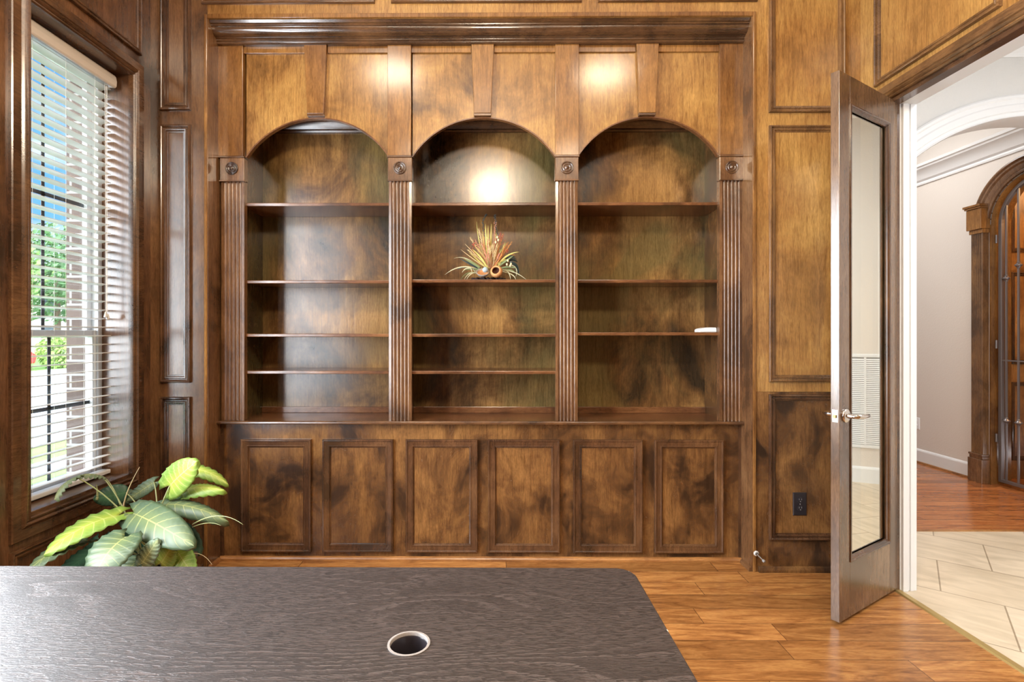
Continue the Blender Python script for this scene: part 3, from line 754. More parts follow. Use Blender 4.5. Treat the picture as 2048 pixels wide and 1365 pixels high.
# brick outside
mb = MB(); slab(mb, 'X', -2.20, -2.101, YR, 3.42, -.3, 4.2, [(a-.10, b-.022, c+.02, d-.02) for a, b, c, d in WIN])
struct(mb.build('wall_brick_outside', BRICK))

# blind
bl = thing('window_blind', (-2.0, 2.4, 2.62), 'white horizontal slat blind lowered over the window above the potted plant', 'window blind')
ya, yb = 2.112, 2.688
MB().box(-2.028, -1.985, ya, yb, 2.568, 2.612).build('head_rail', SLAT, bl, bevel=.003)
vl = MB(); pr = [(-1.950,2.552),(-1.944,2.560),(-1.942,2.585),(-1.946,2.606),(-1.952,2.616),(-1.960,2.616),(-1.956,2.585),(-1.960,2.552)]
vl.prism(pr, ya-.004, yb-.004, lambda a, b, t_: (a, t_, b)); vl.box(-1.985, -1.960, yb-.012, yb-.004, 2.553, 2.615); vl.box(-1.985, -1.960, ya-.004, ya+.004, 2.553, 2.615)
vl.build('valance', VALAN, bl, bevel=.002)
zs = []; z = 2.545
while z > .615: zs.append(z); z -= .0437
sv = []; n = 6
for z in zs:
    mb = MB(); top, bot = [], []
    for i in range(n+1):
        a = -1+2*i/n; x = -2.001+a*.0245; zz = z+.0030*(1-a*a)+a*.0025
        top.append((x, zz+.0012)); bot.append((x, zz-.0012))
    mb.prism(top+bot[::-1], ya, yb, lambda a, b, t_: (a, t_, b)).build('slat', SLAT, bl, smooth=True, angle=.8)
MB().box(-2.026, -1.977, ya, yb, .574, .594).build('bottom_rail', SLAT, bl, bevel=.004)
for y in (2.225, 2.40, 2.575):
    mb = MB()
    for x in (-1.9735, -2.0275): mb.tube([(x, y, .59), (x, y, 2.57)], .0007, 5)
    mb.build('ladder_cord', CORD, bl)
pc_ = MB()
for dy in (0, .012): pc_.tube([(-1.968, 2.635+dy, 2.56), (-1.966, 2.637+dy*.8, 1.9), (-1.966, 2.640+dy*.5, 1.40)], .0013, 6)
pcd = pc_.build('pull_cord', CORD, bl)
for dy, z in ((-.004, 1.385), (.010, 1.375)):
    MB().lathe([(.001,.018),(.004,.014),(.006,.004),(.009,-.008),(.008,-.012),(.001,-.013)], lambda a, b, h: (-1.966+a, 2.641+dy+b, z+h), 12).build('tassel', SLAT, bl, smooth=True)

# ------------------------------------------------------------------ double door opening, right wall
CAS2 = CASP
door = seroot('door_1', (XR, 2.05, 0))
c = MB(); y0, y1, zt = DO[0], DO[1], DO[3]; fn = fXR(XR); wv = .080
# three-sided casing, built as a frame whose foot is under the floor line
vv = []; prof = [(a, b) for a, b in CAS2]
for ins, h in prof:
    ins *= wv/.085
    vv += [fn(y0-wv+ins, 0, h), fn(y0-wv+ins, zt+wv-ins, h), fn(y1+wv-ins, zt+wv-ins, h), fn(y1+wv-ins, 0, h)]
ff = [(4*i+j, 4*i+j+1, 4*i+5+j, 4*i+4+j) for i in range(len(prof)-1) for j in range(3)]
c.add(vv, ff).build('door_casing', W_medY, door, smooth=True, angle=.5)
j = MB(); j.box(XR-.004, XR+.05, y0-.002, y0+.02, 0, zt); j.box(XR-.004, XR+.05, y1-.02, y1+.002, 0, zt); j.box(XR-.004, XR+.05, y0, y1, zt-.02, zt+.002)
j.build('wood_jamb', W_darkY, door, bevel=.002)
j = MB(); j.box(XR+.05, XR+.135, y0-.002, y0+.02, 0, zt); j.box(XR+.05, XR+.135, y1-.02, y1+.002, 0, zt); j.box(XR+.05, XR+.135, y0, y1, zt-.02, zt+.002)
j.box(XR+.058, XR+.085, y1-.032, y1-.02, 0, zt-.02); j.box(XR+.10, XR+.118, y1-.025, y1-.02, 0, zt-.02); j.box(XR+.058, XR+.085, y0+.02, y0+.032, 0, zt-.02)
j.build('white_jamb', WHITE, door, bevel=.003)
struct(MB().prism([(-.020,0),(-.014,.006),(.012,.006),(.018,0)], DO[0]-.0, DO[1]-.02, lambda a, b, t_: (2.020+a, t_, b)).build('trim_5', BRASS))

# open glazed leaf: local s along the leaf from free edge to hinge, n through its thickness
A = Vector((1.5156, 2.3215, 0)); B = Vector((2.012, 2.641, 0)); Ld = (B-A).length
ds = (B-A).normalized(); dn = Vector((-ds.y, ds.x, 0))    # dn points away from the camera
lf = thing('glazed_door', (B.x, B.y, 0), 'open dark stained door with one tall reflective glass pane and lever handle', 'door')
def dl(s_, n_, z): return tuple(A+ds*s_+dn*n_+Vector((0, 0, z)))
def dbox(mb, s0, s1, n0, n1, z0, z1):
    pts = [dl(s0,n0,z0),dl(s1,n0,z0),dl(s1,n1,z0),dl(s0,n1,z0),dl(s0,n0,z1),dl(s1,n0,z1),dl(s1,n1,z1),dl(s0,n1,z1)]
    return mb.add(pts, [(0,3,2,1),(4,5,6,7),(0,1,5,4),(1,2,6,5),(2,3,7,6),(3,0,4,7)])
TH = .036; zb, ztp = .016, 2.452; S0, S1, G0, G1 = .098, Ld-.085, .262, 2.325
for nm, a in (('stile', (0, S0, zb, ztp)), ('stile', (S1, Ld, zb, ztp)), ('bottom_rail', (S0, S1, zb, G0)), ('top_rail', (S0, S1, G1, ztp))):
    dbox(MB(), a[0], a[1], 0, TH, a[2], a[3]).build(nm, W_door, lf, bevel=.0015)
for sgn, n0 in ((-1, 0.0), (1, TH)):
    gp = [(-.001,-.002),(-.001,.004),(.004,.0055),(.008,.003),(.011,.003),(.014,-.002),(.020,-.007),(.021,-.013)]
    MB().frame(S0, S1, G0, G1, gp, lambda a, b, h, n0=n0, sgn=sgn: dl(a, n0+sgn*h, b)).build('glazing_bead', W_dark, lf, smooth=True, angle=.5)
MB().add([dl(S0+.012, TH/2, G0+.012), dl(S1-.012, TH/2, G0+.012), dl(S1-.012, TH/2, G1-.012), dl(S0+.012, TH/2, G1-.012)], [(0,1,2,3)]).build('glass_pane', MGLASS, lf)
hs, hz = .055, .925
for sgn, n0 in ((-1, 0.0), (1, TH)):
    def hf(u, v, h, n0=n0, sgn=sgn): return dl(hs+u, n0+sgn*h, hz+v)
    rs = MB().lathe([(.0320,0),(.0325,.004),(.030,.008),(.024,.011),(.012,.013),(.011,.030),(.0005,.031)], hf, 28).build('handle_rose', NICKEL, lf, smooth=True, angle=.7)
    pts = [(hs, n0+sgn*.014, hz), (hs, n0+sgn*.040, hz), (hs+.008, n0+sgn*.052, hz+.001), (hs+.030, n0+sgn*.056, hz), (hs+.070, n0+sgn*.053, hz-.002), (hs+.100, n0+sgn*.050, hz-.002), (hs+.108, n0+sgn*.049, hz-.002)]
    MB().tube([dl(*p) for p in pts], [.010, .010, .0105, .010, .009, .0078, .003], 12).build('lever', NICKEL, lf, smooth=True)
lp = MB(); 
lp.add([dl(-.0012, .006, hz-.028), dl(-.0012, TH-.006, hz-.028), dl(-.0012, TH-.006, hz+.028), dl(-.0012, .006, hz+.028), dl(.0005, .006, hz-.028), dl(.0005, TH-.006, hz-.028), dl(.0005, TH-.006, hz+.028), dl(.0005, .006, hz+.028)],
   [(0,1,2,3),(4,5,6,7),(0,1,5,4),(1,2,6,5),(2,3,7,6),(3,0,4,7)])
lp.build('latch_plate', NICKEL, lf)
dbox(MB(), -.008, 0, .012, TH-.012, hz-.008, hz+.006).build('latch_bolt', BRASS, lf, bevel=.001)
for z in (.22, 1.22, 2.25):
    MB().tube([dl(Ld+.004, TH+.004, z-.045), dl(Ld+.004, TH+.004, z+.045)], .006, 10).build('hinge', NICKEL, lf, smooth=True, angle=.8)

# door stop on the niche corner
ds_ = thing('door_stop', (1.41, YB, .098), 'white tipped door stop screwed to the niche corner above the floor', 'door stop')
MB().lathe([(.0005,0),(.014,.0),(.014,.004),(.008,.008)], lambda u, v, h: (1.412+u, YB-.0082-h, .102+v), 16).build('base_plate', RUBBER, ds_, smooth=True, angle=.6)
pp = [Vector((1.412, YB-.012, .102))]; 
end = Vector((1.427, YB-.052, .083))
MB().tube([pp[0], pp[0].lerp(end, .5), end], .0052, 10).build('stem', NICKEL, ds_, smooth=True, angle=.8)
MB().tube([end, end+(end-pp[0]).normalized()*.012], .0075, 10).build('rubber_tip', SLOTG, ds_, smooth=True, angle=.8)

# socket plates
def outlet(name, fn, a0, b0, w_, h_, mat, slot, label, cat='power outlet'):
    r = thing(name, fn(a0+w_/2, b0, 0), label, cat)
    MB().frame(a0, a0+w_, b0, b0+h_, [(0,0),(.0,.003),(.003,.0058),(.006,.006)], fn).add([fn(a0+.006,b0+.006,.006),fn(a0+w_-.006,b0+.006,.006),fn(a0+w_-.006,b0+h_-.006,.006),fn(a0+.006,b0+h_-.006,.006)], [(0,1,2,3)]).build('cover_plate', mat, r)
    cx_ = a0+w_/2
    for cz in (b0+h_*.32, b0+h_*.68):
        so = MB().lathe([(.017,.0055),(.0168,.0085),(.0005,.009)], lambda u, v, h: fn(cx_+u, cz+v*.85, h), 20).build('socket_face', mat, r)
        sl = MB()
        for du in (-.0065, .0065):
            vv = [fn(cx_+du-.0014, cz+.0005, .0088), fn(cx_+du+.0014, cz+.0005, .0088), fn(cx_+du+.0014, cz+.009, .0088), fn(cx_+du-.0014, cz+.009, .0088)]
            vv += [fn(cx_+du-.0014, cz+.0005, .0094), fn(cx_+du+.0014, cz+.0005, .0094), fn(cx_+du+.0014, cz+.009, .0094), fn(cx_+du-.0014, cz+.009, .0094)]
            sl.add(vv, [(4,5,6,7),(0,1,5,4),(1,2,6,5),(2,3,7,6),(3,0,4,7)])
        sl.lathe([(.003,.0088),(.003,.0096),(.0003,.0096)], lambda u, v, h: fn(cx_+u, cz-.007+v, h), 10)
        sl.build('socket_slots', slot, so)
    MB().lathe([(.003,.006),(.0025,.0075),(.0003,.008)], lambda u, v, h: fn(cx_+u, b0+h_/2+v, h), 10).build('screw', slot, r)
outlet('power_outlet', fY(YB-.0015), 1.613, .306, .073, .124, BLACKP, SLOTG, 'dark brown double power outlet on the lower wall panel behind the glazed door')

# ------------------------------------------------------------------ foyer and hall beyond the door
XH = 4.25
struct(MB().box(2.015, XH+.1, -2.3, 3.455, -.05, 0).build('floor_foyer', TILE))
struct(MB().box(2.015, XH+1.9, 3.455, 7.0, -.05, .0005).build('floor_hall', HALLW))
struct(MB().box(2.15, XH-.001, 3.445, 3.470, 0, .004).build('trim_6', W_shoe))
mb = MB(); slab(mb, 'X', 2.022, 2.115, -2.3, 3.46, 0, 3.7, [DO]); struct(mb.build('wall_foyer_left', WALLP))
struct(MB().box(2.0, 2.115, 3.46, 7.0, 0, 3.6).build('wall_hall_left', WALLP))
struct(MB().box(2.0, XH+.3, -2.4, -2.3, 0, 3.6).build('wall_foyer_front', WALLP))
struct(MB().box(2.0, XH+.3, 7.0, 7.1, 0, 3.6).build('wall_hall_end', WALLP))
struct(MB().box(2.115, XH+.2, -2.3, 3.43, 3.22, 3.32).build('ceiling_foyer', CEILP))
struct(MB().box(2.115, XH+.2, 3.6, 7.0, 3.42, 3.5).build('ceiling_hall', CEILP))
# wall with the arched cellar opening
ac, az, ri, ro = 4.165, 2.225, .375, .500
mb = MB(); T0, T1 = XH, XH+.17
mb.box(T0, T1, -2.3, ac-ri, 0, 3.6); mb.box(T0, T1, ac+ri, 7.0, 0, 3.6)
n = 24; vv = []
for i in range(n+1):
    a = PI*i/n; y_, z_ = ac+ri*math.cos(a), az+ri*math.sin(a)
    vv += [(T0, y_, z_), (T0, y_, 3.6), (T1, y_, 3.6), (T1, y_, z_)]
mb.add(vv, [(4*i+j, 4*i+(j+1)%4, 4*i+4+(j+1)%4, 4*i+4+j) for i in range(n) for j in range(4)])
struct(mb.build('wall_hall_right', WALLP))
# hall baseboard
bpz = [(0,0),(-.018,0),(-.018,.118),(-.014,.128),(-.006,.135),(0,.138)]
for nm, a, b in (('baseboard_hall', ac+ro-.01, 6.98), ('baseboard_foyer', -2.3, ac-ro+.01)):
    struct(MB().prism(bpz, a, b, lambda p, q, t_: (XH+p, t_, q)).build(nm, WHITE))
struct(MB().prism([(0,0),(-.012,0),(-.010,.014),(0,.018)], ac+ro+.04, 6.98, lambda p, q, t_: (XH-.018+p, t_, q)).build('trim_7', W_shoe))
# hall crown
crn = [(0,2.77),(-.012,2.77),(-.016,2.785),(-.012,2.80),(-.03,2.815),(-.045,2.85),(-.075,2.885),(-.10,2.90),(-.105,2.915),(-.12,2.92),(-.125,2.94),(-.12,2.945),(0,2.95)]
struct(MB().prism(crn, 3.60, 6.98, lambda p, q, t_: (XH+p, t_, q)).build('trim_8', WHITE, smooth=True, angle=.4))
# foyer crown on the archway wall
crn2 = [(0,3.08),(-.012,3.08),(-.02,3.10),(-.05,3.13),(-.075,3.17),(-.08,3.19),(-.10,3.20),(-.105,3.22),(0,3.22)]
struct(MB().prism(crn2, 2.12, XH, lambda p, q, t_: (t_, 3.43+p, q)).build('trim_9', WHITE, smooth=True, angle=.4))
# archway wall
xc, RA, zc = 3.50, 1.36, 1.44
mb = MB(); n = 40; vv = []; Y0, Y1 = 3.43, 3.60
x0_, x1_ = 2.115, XH
for i in range(n+1):
    x = 2.30+(x1_-2.30)*i/n; d_ = max(0, (RA-.05)**2-(x-xc)**2); z_ = zc+math.sqrt(d_)
    vv += [(x, Y0, z_), (x, Y0, 3.6), (x, Y1, 3.6), (x, Y1, z_)]
mb.add(vv, [(4*i+j, 4*i+(j+1)%4, 4*i+4+(j+1)%4, 4*i+4+j) for i in range(n) for j in range(4)])
mb.box(x0_, 2.30, Y0, Y1, 0, 3.6)
struct(mb.build('wall_archway', CEILP))
ap = [(.145,-.001),(.145,.012),(.135,.020),(.12,.020),(.11,.012),(.085,.012),(.075,.018),(.035,.020),(.028,.012),(.010,.012),(0,.018),(-.006,.0),(-.006,-.17)]
mb = MB(); n = 48; vv = []; m2 = len(ap)
for i in range(n+1):
    a = math.radians(152-112*i/n)
    for r_, h in ap: vv.append((xc+(RA-.10+r_)*math.cos(a), Y0-h, zc+(RA-.10+r_)*math.sin(a)))
mb.add(vv, [(m2*i+j, m2*i+j+1, m2*i+m2+j+1, m2*i+m2+j) for i in range(n) for j in range(m2-1)])
struct(mb.build('trim_10', WHITE, smooth=True, angle=.4))

# cellar surround: pilasters, capitals, arch moulding
cs = seroot('door_2', (XH, ac, 0))
for sg in (1, -1):
    def yy(a): return ac+sg*a
    pts = [(ri+.008, XH-.001), (ri+.008, XH-.052)]; nf = 5; wd = .108; p0 = ri+.016
    for i in range(nf):
        s0 = p0+(wd-.008)/nf*i+.002; s1 = p0+(wd-.008)/nf*(i+1)-.002
        pts.append((s0, XH-.055))
        for k in range(1, 6):
            a = PI*k/6; pts.append(((s0+s1)/2-(s1-s0)/2*math.cos(a), XH-.055+(s1-s0)*.45*math.sin(a)))
        pts.append((s1, XH-.055))
    pts += [(ri+.120, XH-.052), (ri+.120, XH-.001)]
    MB().prism(pts, .25, 2.17, lambda a, b, t_: (b, yy(a), t_)).build('fluted_pilaster', W_med, cs, smooth=True, angle=.5)
    k = MB(); k.box(XH-.072, XH, yy(ri-.002), yy(ri+.135), 0, .205); k.box(XH-.064, XH, yy(ri), yy(ri+.128), .205, .232); k.box(XH-.070, XH, yy(ri-.001), yy(ri+.132), .232, .250)
    k.build('plinth', W_flute, cs, bevel=.004)
    k = MB(); k.box(XH-.066, XH, yy(ri), yy(ri+.128), 2.160, 2.195); k.box(XH-.082, XH, yy(ri-.004), yy(ri+.138), 2.195, 2.375); k.box(XH-.092, XH, yy(ri-.006), yy(ri+.148), 2.375, 2.39); k.box(XH-.10, XH, yy(ri-.008), yy(ri+.156), 2.39, 2.41)
    k.build('capital', W_post, cs, bevel=.004)
ap = [(ri,-.01),(ri,.02),(ri+.012,.026),(ri+.022,.020),(ri+.030,.026),(ri+.060,.034),(ri+.072,.046),(ri+.085,.048),(ri+.092,.040),(ri+.105,.052),(ri+.118,.050),(ro,.030),(ro,-.001)]
mb = MB(); n = 40; vv = []; m2 = len(ap)
for i in range(n+1):
    a = PI*i/n
    for r_, h in ap: vv.append((XH-h, ac+r_*math.cos(a), az+r_*math.sin(a)))
mb.add(vv, [(m2*i+j, m2*i+j+1, m2*i+m2+j+1, m2*i+m2+j) for i in range(n) for j in range(m2-1)])
mb.build('arch_moulding', W_flute, cs, smooth=True, angle=.4)
mb = MB(); mb.box(XH-.002, XH+.171, ac+ri-.012, ac+ri+.002, 0, az); mb.box(XH-.002, XH+.171, ac-ri-.002, ac-ri+.012, 0, az)
mb.lathe([(ri-.012, -.002), (ri-.012, .171)], lambda u, v, h: (XH+h, ac+u, az+v), 30, 0, PI)
mb.build('reveal_lining', W_post, cs)
# wine cellar behind the gate
mb = MB(); mb.box(XH+.171, 6.1, 4.72, 4.80, 0, 3.0); mb.box(6.0, 6.1, 3.3, 4.72, 0, 3.0); mb.box(XH+.171, 6.1, 3.22, 3.30, 0, 3.0); mb.box(XH+.171, 6.1, 3.30, 4.72, 2.92, 3.0)
cw = struct(mb.build('wall_cellar', W_cell))
for z0, z1 in ((2.02, 2.75), (1.02, 1.84), (.16, .86)):
    for xa in (4.60, 5.15): panel(cw, xa, xa+.45, z0, z1, fY(4.72), W_dark, W_cell)

# iron gate
gt = thing('iron_gate', (XH+.05, ac, 0), 'black wrought iron gate with knuckled bars in the arched hall doorway', 'gate')
gx = XH+.055; gi = ri-.030
mb = MB()
def sq(mb, y0, y1, z0, z1, t_=.014): mb.box(gx-t_, gx+t_, y0, y1, z0, z1)
sq(mb, ac+gi-.028, ac+gi, .03, az); sq(mb, ac-gi, ac-gi+.028, .03, az); sq(mb, ac-gi+.028, ac+gi-.028, .03, .055)
vv = []; n = 30
for i in range(n+1):
    a = PI*i/n
    for r_, h in ((gi-.028,-.014),(gi,-.014),(gi,.014),(gi-.028,.014)): vv.append((gx+h, ac+r_*math.cos(a), az+r_*math.sin(a)))
mb.add(vv, [(4*i+j, 4*i+(j+1)%4, 4*i+4+(j+1)%4, 4*i+4+j) for i in range(n) for j in range(4)])
mb.build('gate_frame', IRON, gt, bevel=.002)
MB().box(gx-.005, gx+.005, ac-gi+.028, ac+gi-.028, 1.058, 1.070).build('cross_bar', IRON, gt)
k = 0; y_ = 4.452
while y_ > ac-gi+.05:
    zt_ = az+math.sqrt(max(0, (gi-.02)**2-(y_-ac)**2))
    b_ = MB().box(gx-.0065, gx+.0065, y_-.0065, y_+.0065, .05, zt_).build('gate_bar', IRON, gt, bevel=.0015)
    for zk in ((1.757, .556) if k % 2 == 0 else (1.855, .556)):
        MB().lathe([(.007,-.030),(.012,-.026),(.012,-.022),(.010,-.020),(.018,-.010),(.026,-.003),(.026,.003),(.018,.010),(.010,.020),(.012,.022),(.012,.026),(.007,.030)],
            lambda u, v, h: (gx+u, y_+v, zk+h), 14).build('knuckle', IRON, b_, smooth=True, angle=.6)
    y_ -= .103; k += 1
for z in (2.10, 1.20, .40):
    MB().tube([(gx-.02, ac+gi+.010, z-.035), (gx-.02, ac+gi+.010, z+.035)], .008, 10).build('hinge', IRON, gt, smooth=True, angle=.8)

# white outlet on the hall wall
oy = (XH*FOC/(1829-990))
outlet('power_outlet', fXR(XH), oy-.035, .33, .075, .118, WHITEP, SLOTG, 'white double power outlet low on the beige hall wall')
# return-air grille, seen in the door glass
vg = thing('air_vent', (XH, 3.03, .30), 'white louvred return air vent low on the foyer wall, reflected in the door glass', 'air vent')
f = MB(); v0, v1, w0, w1 = 2.815, 3.36, .30, 1.115; fn = fXR(XH)
f.frame(v0, v1, w0, w1, [(0,0),(0,.010),(.004,.013),(.026,.013),(.03,.006),(.03,0)], fn).build('vent_frame', WHITE, vg)
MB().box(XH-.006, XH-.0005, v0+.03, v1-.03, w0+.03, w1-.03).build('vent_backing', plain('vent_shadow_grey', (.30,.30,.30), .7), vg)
cols_ = [(v0+.03, v0+.135), (v0+.15, v0+.255), (v0+.27, v0+.375), (v0+.39, v1-.03)]
for a, b in cols_[:-1]: MB().box(XH-.013, XH-.002, b, b+.015, w0+.03, w1-.03).build('vent_divider', WHITE, vg)
lb = MB(); z = w0+.04
while z < w1-.035:
    for a, b in cols_: lb.prism([(-.012,z-.005),(-.011,z-.0065),(-.006,z+.006),(-.007,z+.0065)], a, b, lambda p, q, t_: (XH+p, t_, q))
    z += .0165
lo = lb.build('louvre', WHITE, vg); lo['kind'] = 'stuff'
sw = thing('light_switch', (XH, 2.78, 1.41), 'white light switch plate on the foyer wall above the air vent', 'light switch')
MB().box(XH-.006, XH, 2.742, 2.822, 1.41, 1.525).build('switch_plate', WHITEP, sw, bevel=.002)
MB().box(XH-.010, XH-.005, 2.768, 2.796, 1.44, 1.495).build('rocker', WHITEP, sw, bevel=.002)

# ------------------------------------------------------------------ desk
dk = thing('desk', (-.6, .82, 0), 'dark brown oak desk with rounded corner and cable hole', 'desk')
DX0, DX1, DY0, DY1, DZ = -1.53, .316, .44, 1.214, .75
GC = (-.150, .913); GR = .0335
rc = .040; out = []
for cx_, cy_, a0 in ((DX1-rc, DY1-rc, 0), (DX0+rc, DY1-rc, 90), (DX0+rc, DY0+rc, 180), (DX1-rc, DY0+rc, 270)):
    for i in range(9):
        a = math.radians(a0+90*i/8); out.append((cx_+rc*math.cos(a), cy_+rc*math.sin(a)))
b = bmesh.new()
def ring(pts, z): return [b.verts.new((x, y, z)) for x, y in pts]
hole = [(GC[0]+GR*math.cos(2*PI*i/36), GC[1]+GR*math.sin(2*PI*i/36)) for i in range(36)]
inset = [((x-(DX0+DX1)/2)*(1-.003/((DX1-DX0)/2))+(DX0+DX1)/2, (y-(DY0+DY1)/2)*(1-.003/((DY1-DY0)/2))+(DY0+DY1)/2) for x, y in out]
rt_, re_, rb_ = ring(inset, DZ), ring(out, DZ-.003), ring(out, DZ-.028)
ht, hb = ring(hole, DZ), ring(hole, DZ-.028)
def edges(r): return [b.edges.new((r[i], r[(i+1) % len(r)])) for i in range(len(r))]
e1 = edges(rt_)+edges(ht); bmesh.ops.triangle_fill(b, edges=e1, use_beauty=True, use_dissolve=False)
def bridge(r1, r2):
    for i in range(len(r1)): b.faces.new((r1[i], r1[(i+1) % len(r1)], r2[(i+1) % len(r2)], r2[i]))
bridge(rt_, re_); bridge(re_, rb_); bridge(ht, hb)
e2 = [b.edges.get((rb_[i], rb_[(i+1) % len(rb_)])) for i in range(len(rb_))]+[b.edges.get((hb[i], hb[(i+1) % len(hb)])) for i in range(len(hb))]
bmesh.ops.triangle_fill(b, edges=e2, use_beauty=True, use_dissolve=False)
bmesh.ops.recalc_face_normals(b, faces=b.faces)
me = bpy.data.meshes.new('desktop'); b.to_mesh(me); b.free(); me.materials.append(DESK)
o = bpy.data.objects.new('desktop', me); C.objects.link(o); o.parent = dk; o.matrix_parent_inverse = Matrix.Translation(-dk.location)
g = MB().lathe([(GR-.0015,-.030),(GR-.0015,.0),(GR-.0005,.0015),(GR+.0035,.0012),(GR+.0035,.0002)], lambda u, v, h: (GC[0]+u, GC[1]+v, DZ+h), 40).build('cable_grommet', plain('grommet_grey', (.30,.28,.27), .3), dk, smooth=True, angle=.6)
MB().lathe([(GR-.004,-.045),(GR-.003,-.006),(GR-.0018,-.004)], lambda u, v, h: (GC[0]+u, GC[1]+v, DZ+h), 40).build('grommet_liner', BLACKP, g, smooth=True, angle=.6)
MB().lathe([(.0005,-.045),(GR-.004,-.045)], lambda u, v, h: (GC[0]+u, GC[1]+v, DZ+h), 30).build('grommet_floor', SLOT, g)
for x0 in (DX0+.06, DX1-.09):
    MB().box(x0, x0+.03, DY0+.05, DY1-.05, 0, DZ-.028).build('side_panel', DESK, dk, bevel=.002)
MB().box(DX0+.09, DX1-.09, DY1-.20, DY1-.18, .20, DZ-.028).build('modesty_panel', DESK, dk)
CH = plain('chipped_edge_white', (.72,.68,.62), .7)
for (px, py) in ((1258,1147),(1262,1151),(1326,1265)):
    p = at(px, py, 1); t_ = (EYE-DZ+.004)/(EYE-p.z); 
    q = Vector((DX1-.0025 if py > 1160 else DX1-.012, p.y*t_, DZ-.002))
    MB().ball(q, .0035, 6, 4, (.7, 1.3, .6)).build('edge_chip', CH, dk, label='pale chip in the desk edge')

# ------------------------------------------------------------------ plant
PB = Vector((-1.50, 2.30, 0))
pl = thing('potted_plant', tuple(PB), 'large leafy artificial green plant with yellow veined leaves in the corner below the window', 'plant')
POT = plain('pot_brown', (.10,.06,.04), .5); SOIL = plain('potting_moss', (.06,.05,.03), .95, bump=.8, bscale=90)
MB().lathe([(.0005,0),(.12,0),(.125,.01),(.16,.26),(.168,.27),(.168,.29),(.155,.29),(.15,.25),(.0005,.25)], lambda u, v, h: (PB.x+u, PB.y+v, h), 32).build('pot', POT, pl, smooth=True, angle=.5)
MB().lathe([(.0005,.262),(.08,.258),(.150,.252)], lambda u, v, h: (PB.x+u, PB.y+v, h), 24).build('soil', SOIL, pl, smooth=True)
def leaf(base, tip, width, mat, face, droop=.18, lobe=.20, fold=.10, wave=.006, stem_from=None, arch_=0.0):
    base, tip = Vector(base), Vector(tip); d = tip-base; L = d.length; d.normalize()
    nrm = Vector(face); nrm = (nrm-d*nrm.dot(d)).normalized(); sd = d.cross(nrm).normalized()
    nt, ns = 22, 12; mb = MB(); vv = []; W = width/2
    for i in range(nt+1):
        t_ = i/nt
        wt = ((t_+.015)**.42)*((1-t_)**.62)*1.62
        wt = min(wt, 1.0)*1.0 if wt < 1 else 1.0
        for j_ in range(ns+1):
            s_ = -1+2*j_/ns; a_ = abs(s_)
            y = L*(t_-lobe*(a_**1.3)*(1-t_)**2.2)
            x = W*wt*s_
            h = fold*W*(a_**1.5)*wt*(1 if fold > 0 else 1) + wave*math.sin((t_-a_*.2)*7.5*2*PI)*a_ + arch_*4*t_*(1-t_) - droop*L*(t_**2.2)*0 - droop*W*(a_**2.2)
            vv.append(base+d*y+sd*x+nrm*h)
            mb.uv[len(vv)-1] = (j_/ns, t_)
    ff = [(i*(ns+1)+j_, i*(ns+1)+j_+1, (i+1)*(ns+1)+j_+1, (i+1)*(ns+1)+j_) for i in range(nt) for j_ in range(ns)]
    mb.add(vv, ff)
    o = mb.build('leaf', mat, pl, smooth=True, solid=.0012, fix=False)
    if stem_from is None: stem_from = Vector((PB.x+random.uniform(-.04, .04), PB.y+random.uniform(-.04, .04), .26))
    s0 = Vector(stem_from); mid = s0.lerp(base, .55)+Vector((0, 0, .06))-d*.03
    MB().tube(q3(s0, mid, base+nrm*.001, 10), .0042, 7, taper=.0024).build('leaf_stem', STEM, o, smooth=True)
    return o
CF = (.15, -1, .45)
def lp2(b_, yb_, t_, yt_, w_, mat, face=CF, **k):
    return leaf(at(*b_, yb_), at(*t_, yt_), w_, mat, face, **k)
lp2((340,972), 2.28, (393,924), 2.22, .165, L_BRIGHT, (.0,-1,.15), lobe=.42, arch_=.01)                 # upright bright leaf
lp2((372,940), 2.40, (457,970), 2.36, .085, L_BRIGHT, (.1,-.55,1), arch_=.035, droop=.4)
lp2((352,992), 2.36, (449,981), 2.30, .095, L_BRIGHT, (.0,-.6,.8), arch_=.035, droop=.5)
lp2((326,1010), 2.30, (457,1044), 2.26, .110, L_GREY, (.1,-.55,.9), arch_=.035, droop=.5)
lp2((268,1028), 2.22, (388,1093), 2.06, .185, L_GREY, (.2,-.9,.75), arch_=.035, lobe=.22)
lp2((236,1032), 2.22, (88,1110), 1.99, .150, L_BRIGHT, (-.15,-.85,.75), arch_=.03, lobe=.28)
lp2((252,986), 2.40, (186,1000), 2.33, .115, L_DARK, (0,-1,.1), lobe=.1)
lp2((205,955), 2.30, (150,955), 2.20, .05, L_PALE, (0,-.4,1), arch_=.012, droop=.5)
lp2((152,955), 2.20, (109,1000), 2.10, .055, L_PALE, (-.5,-.6,.6), arch_=.016, droop=.6)
lp2((308,965), 2.42, (252,1003), 2.40, .075, L_GREY, (0,-1,.2))
lp2((250,1076), 2.05, (186,1165), 1.92, .205, L_GREY, (.0,-1,.55), arch_=.03, lobe=.25)
lp2((284,1128), 2.06, (316,1080), 2.05, .090, L_PALE, (.0,-1,.1), lobe=.3)
lp2((322,1128), 2.14, (345,1092), 2.12, .120, L_BRIGHT, (.1,-1,.3), lobe=.35)
lp2((352,1100), 2.18, (386,1150), 2.12, .110, L_BRIGHT, (.3,-1,.4), lobe=.2)
lp2((172,1085), 2.15, (52,1148), 1.93, .120, L_GREY, (-.2,-.9,.6), arch_=.03)
lp2((205,1090), 2.30, (120,1150), 2.10, .150, L_DARK, (0,-1,.5))
lp2((300,1050), 2.40, (240,1110), 2.38, .200, L_DARK, (0,-1,.3))
lp2((330,1062), 2.42, (400,1110), 2.40, .190, L_DARK, (0,-1,.3))
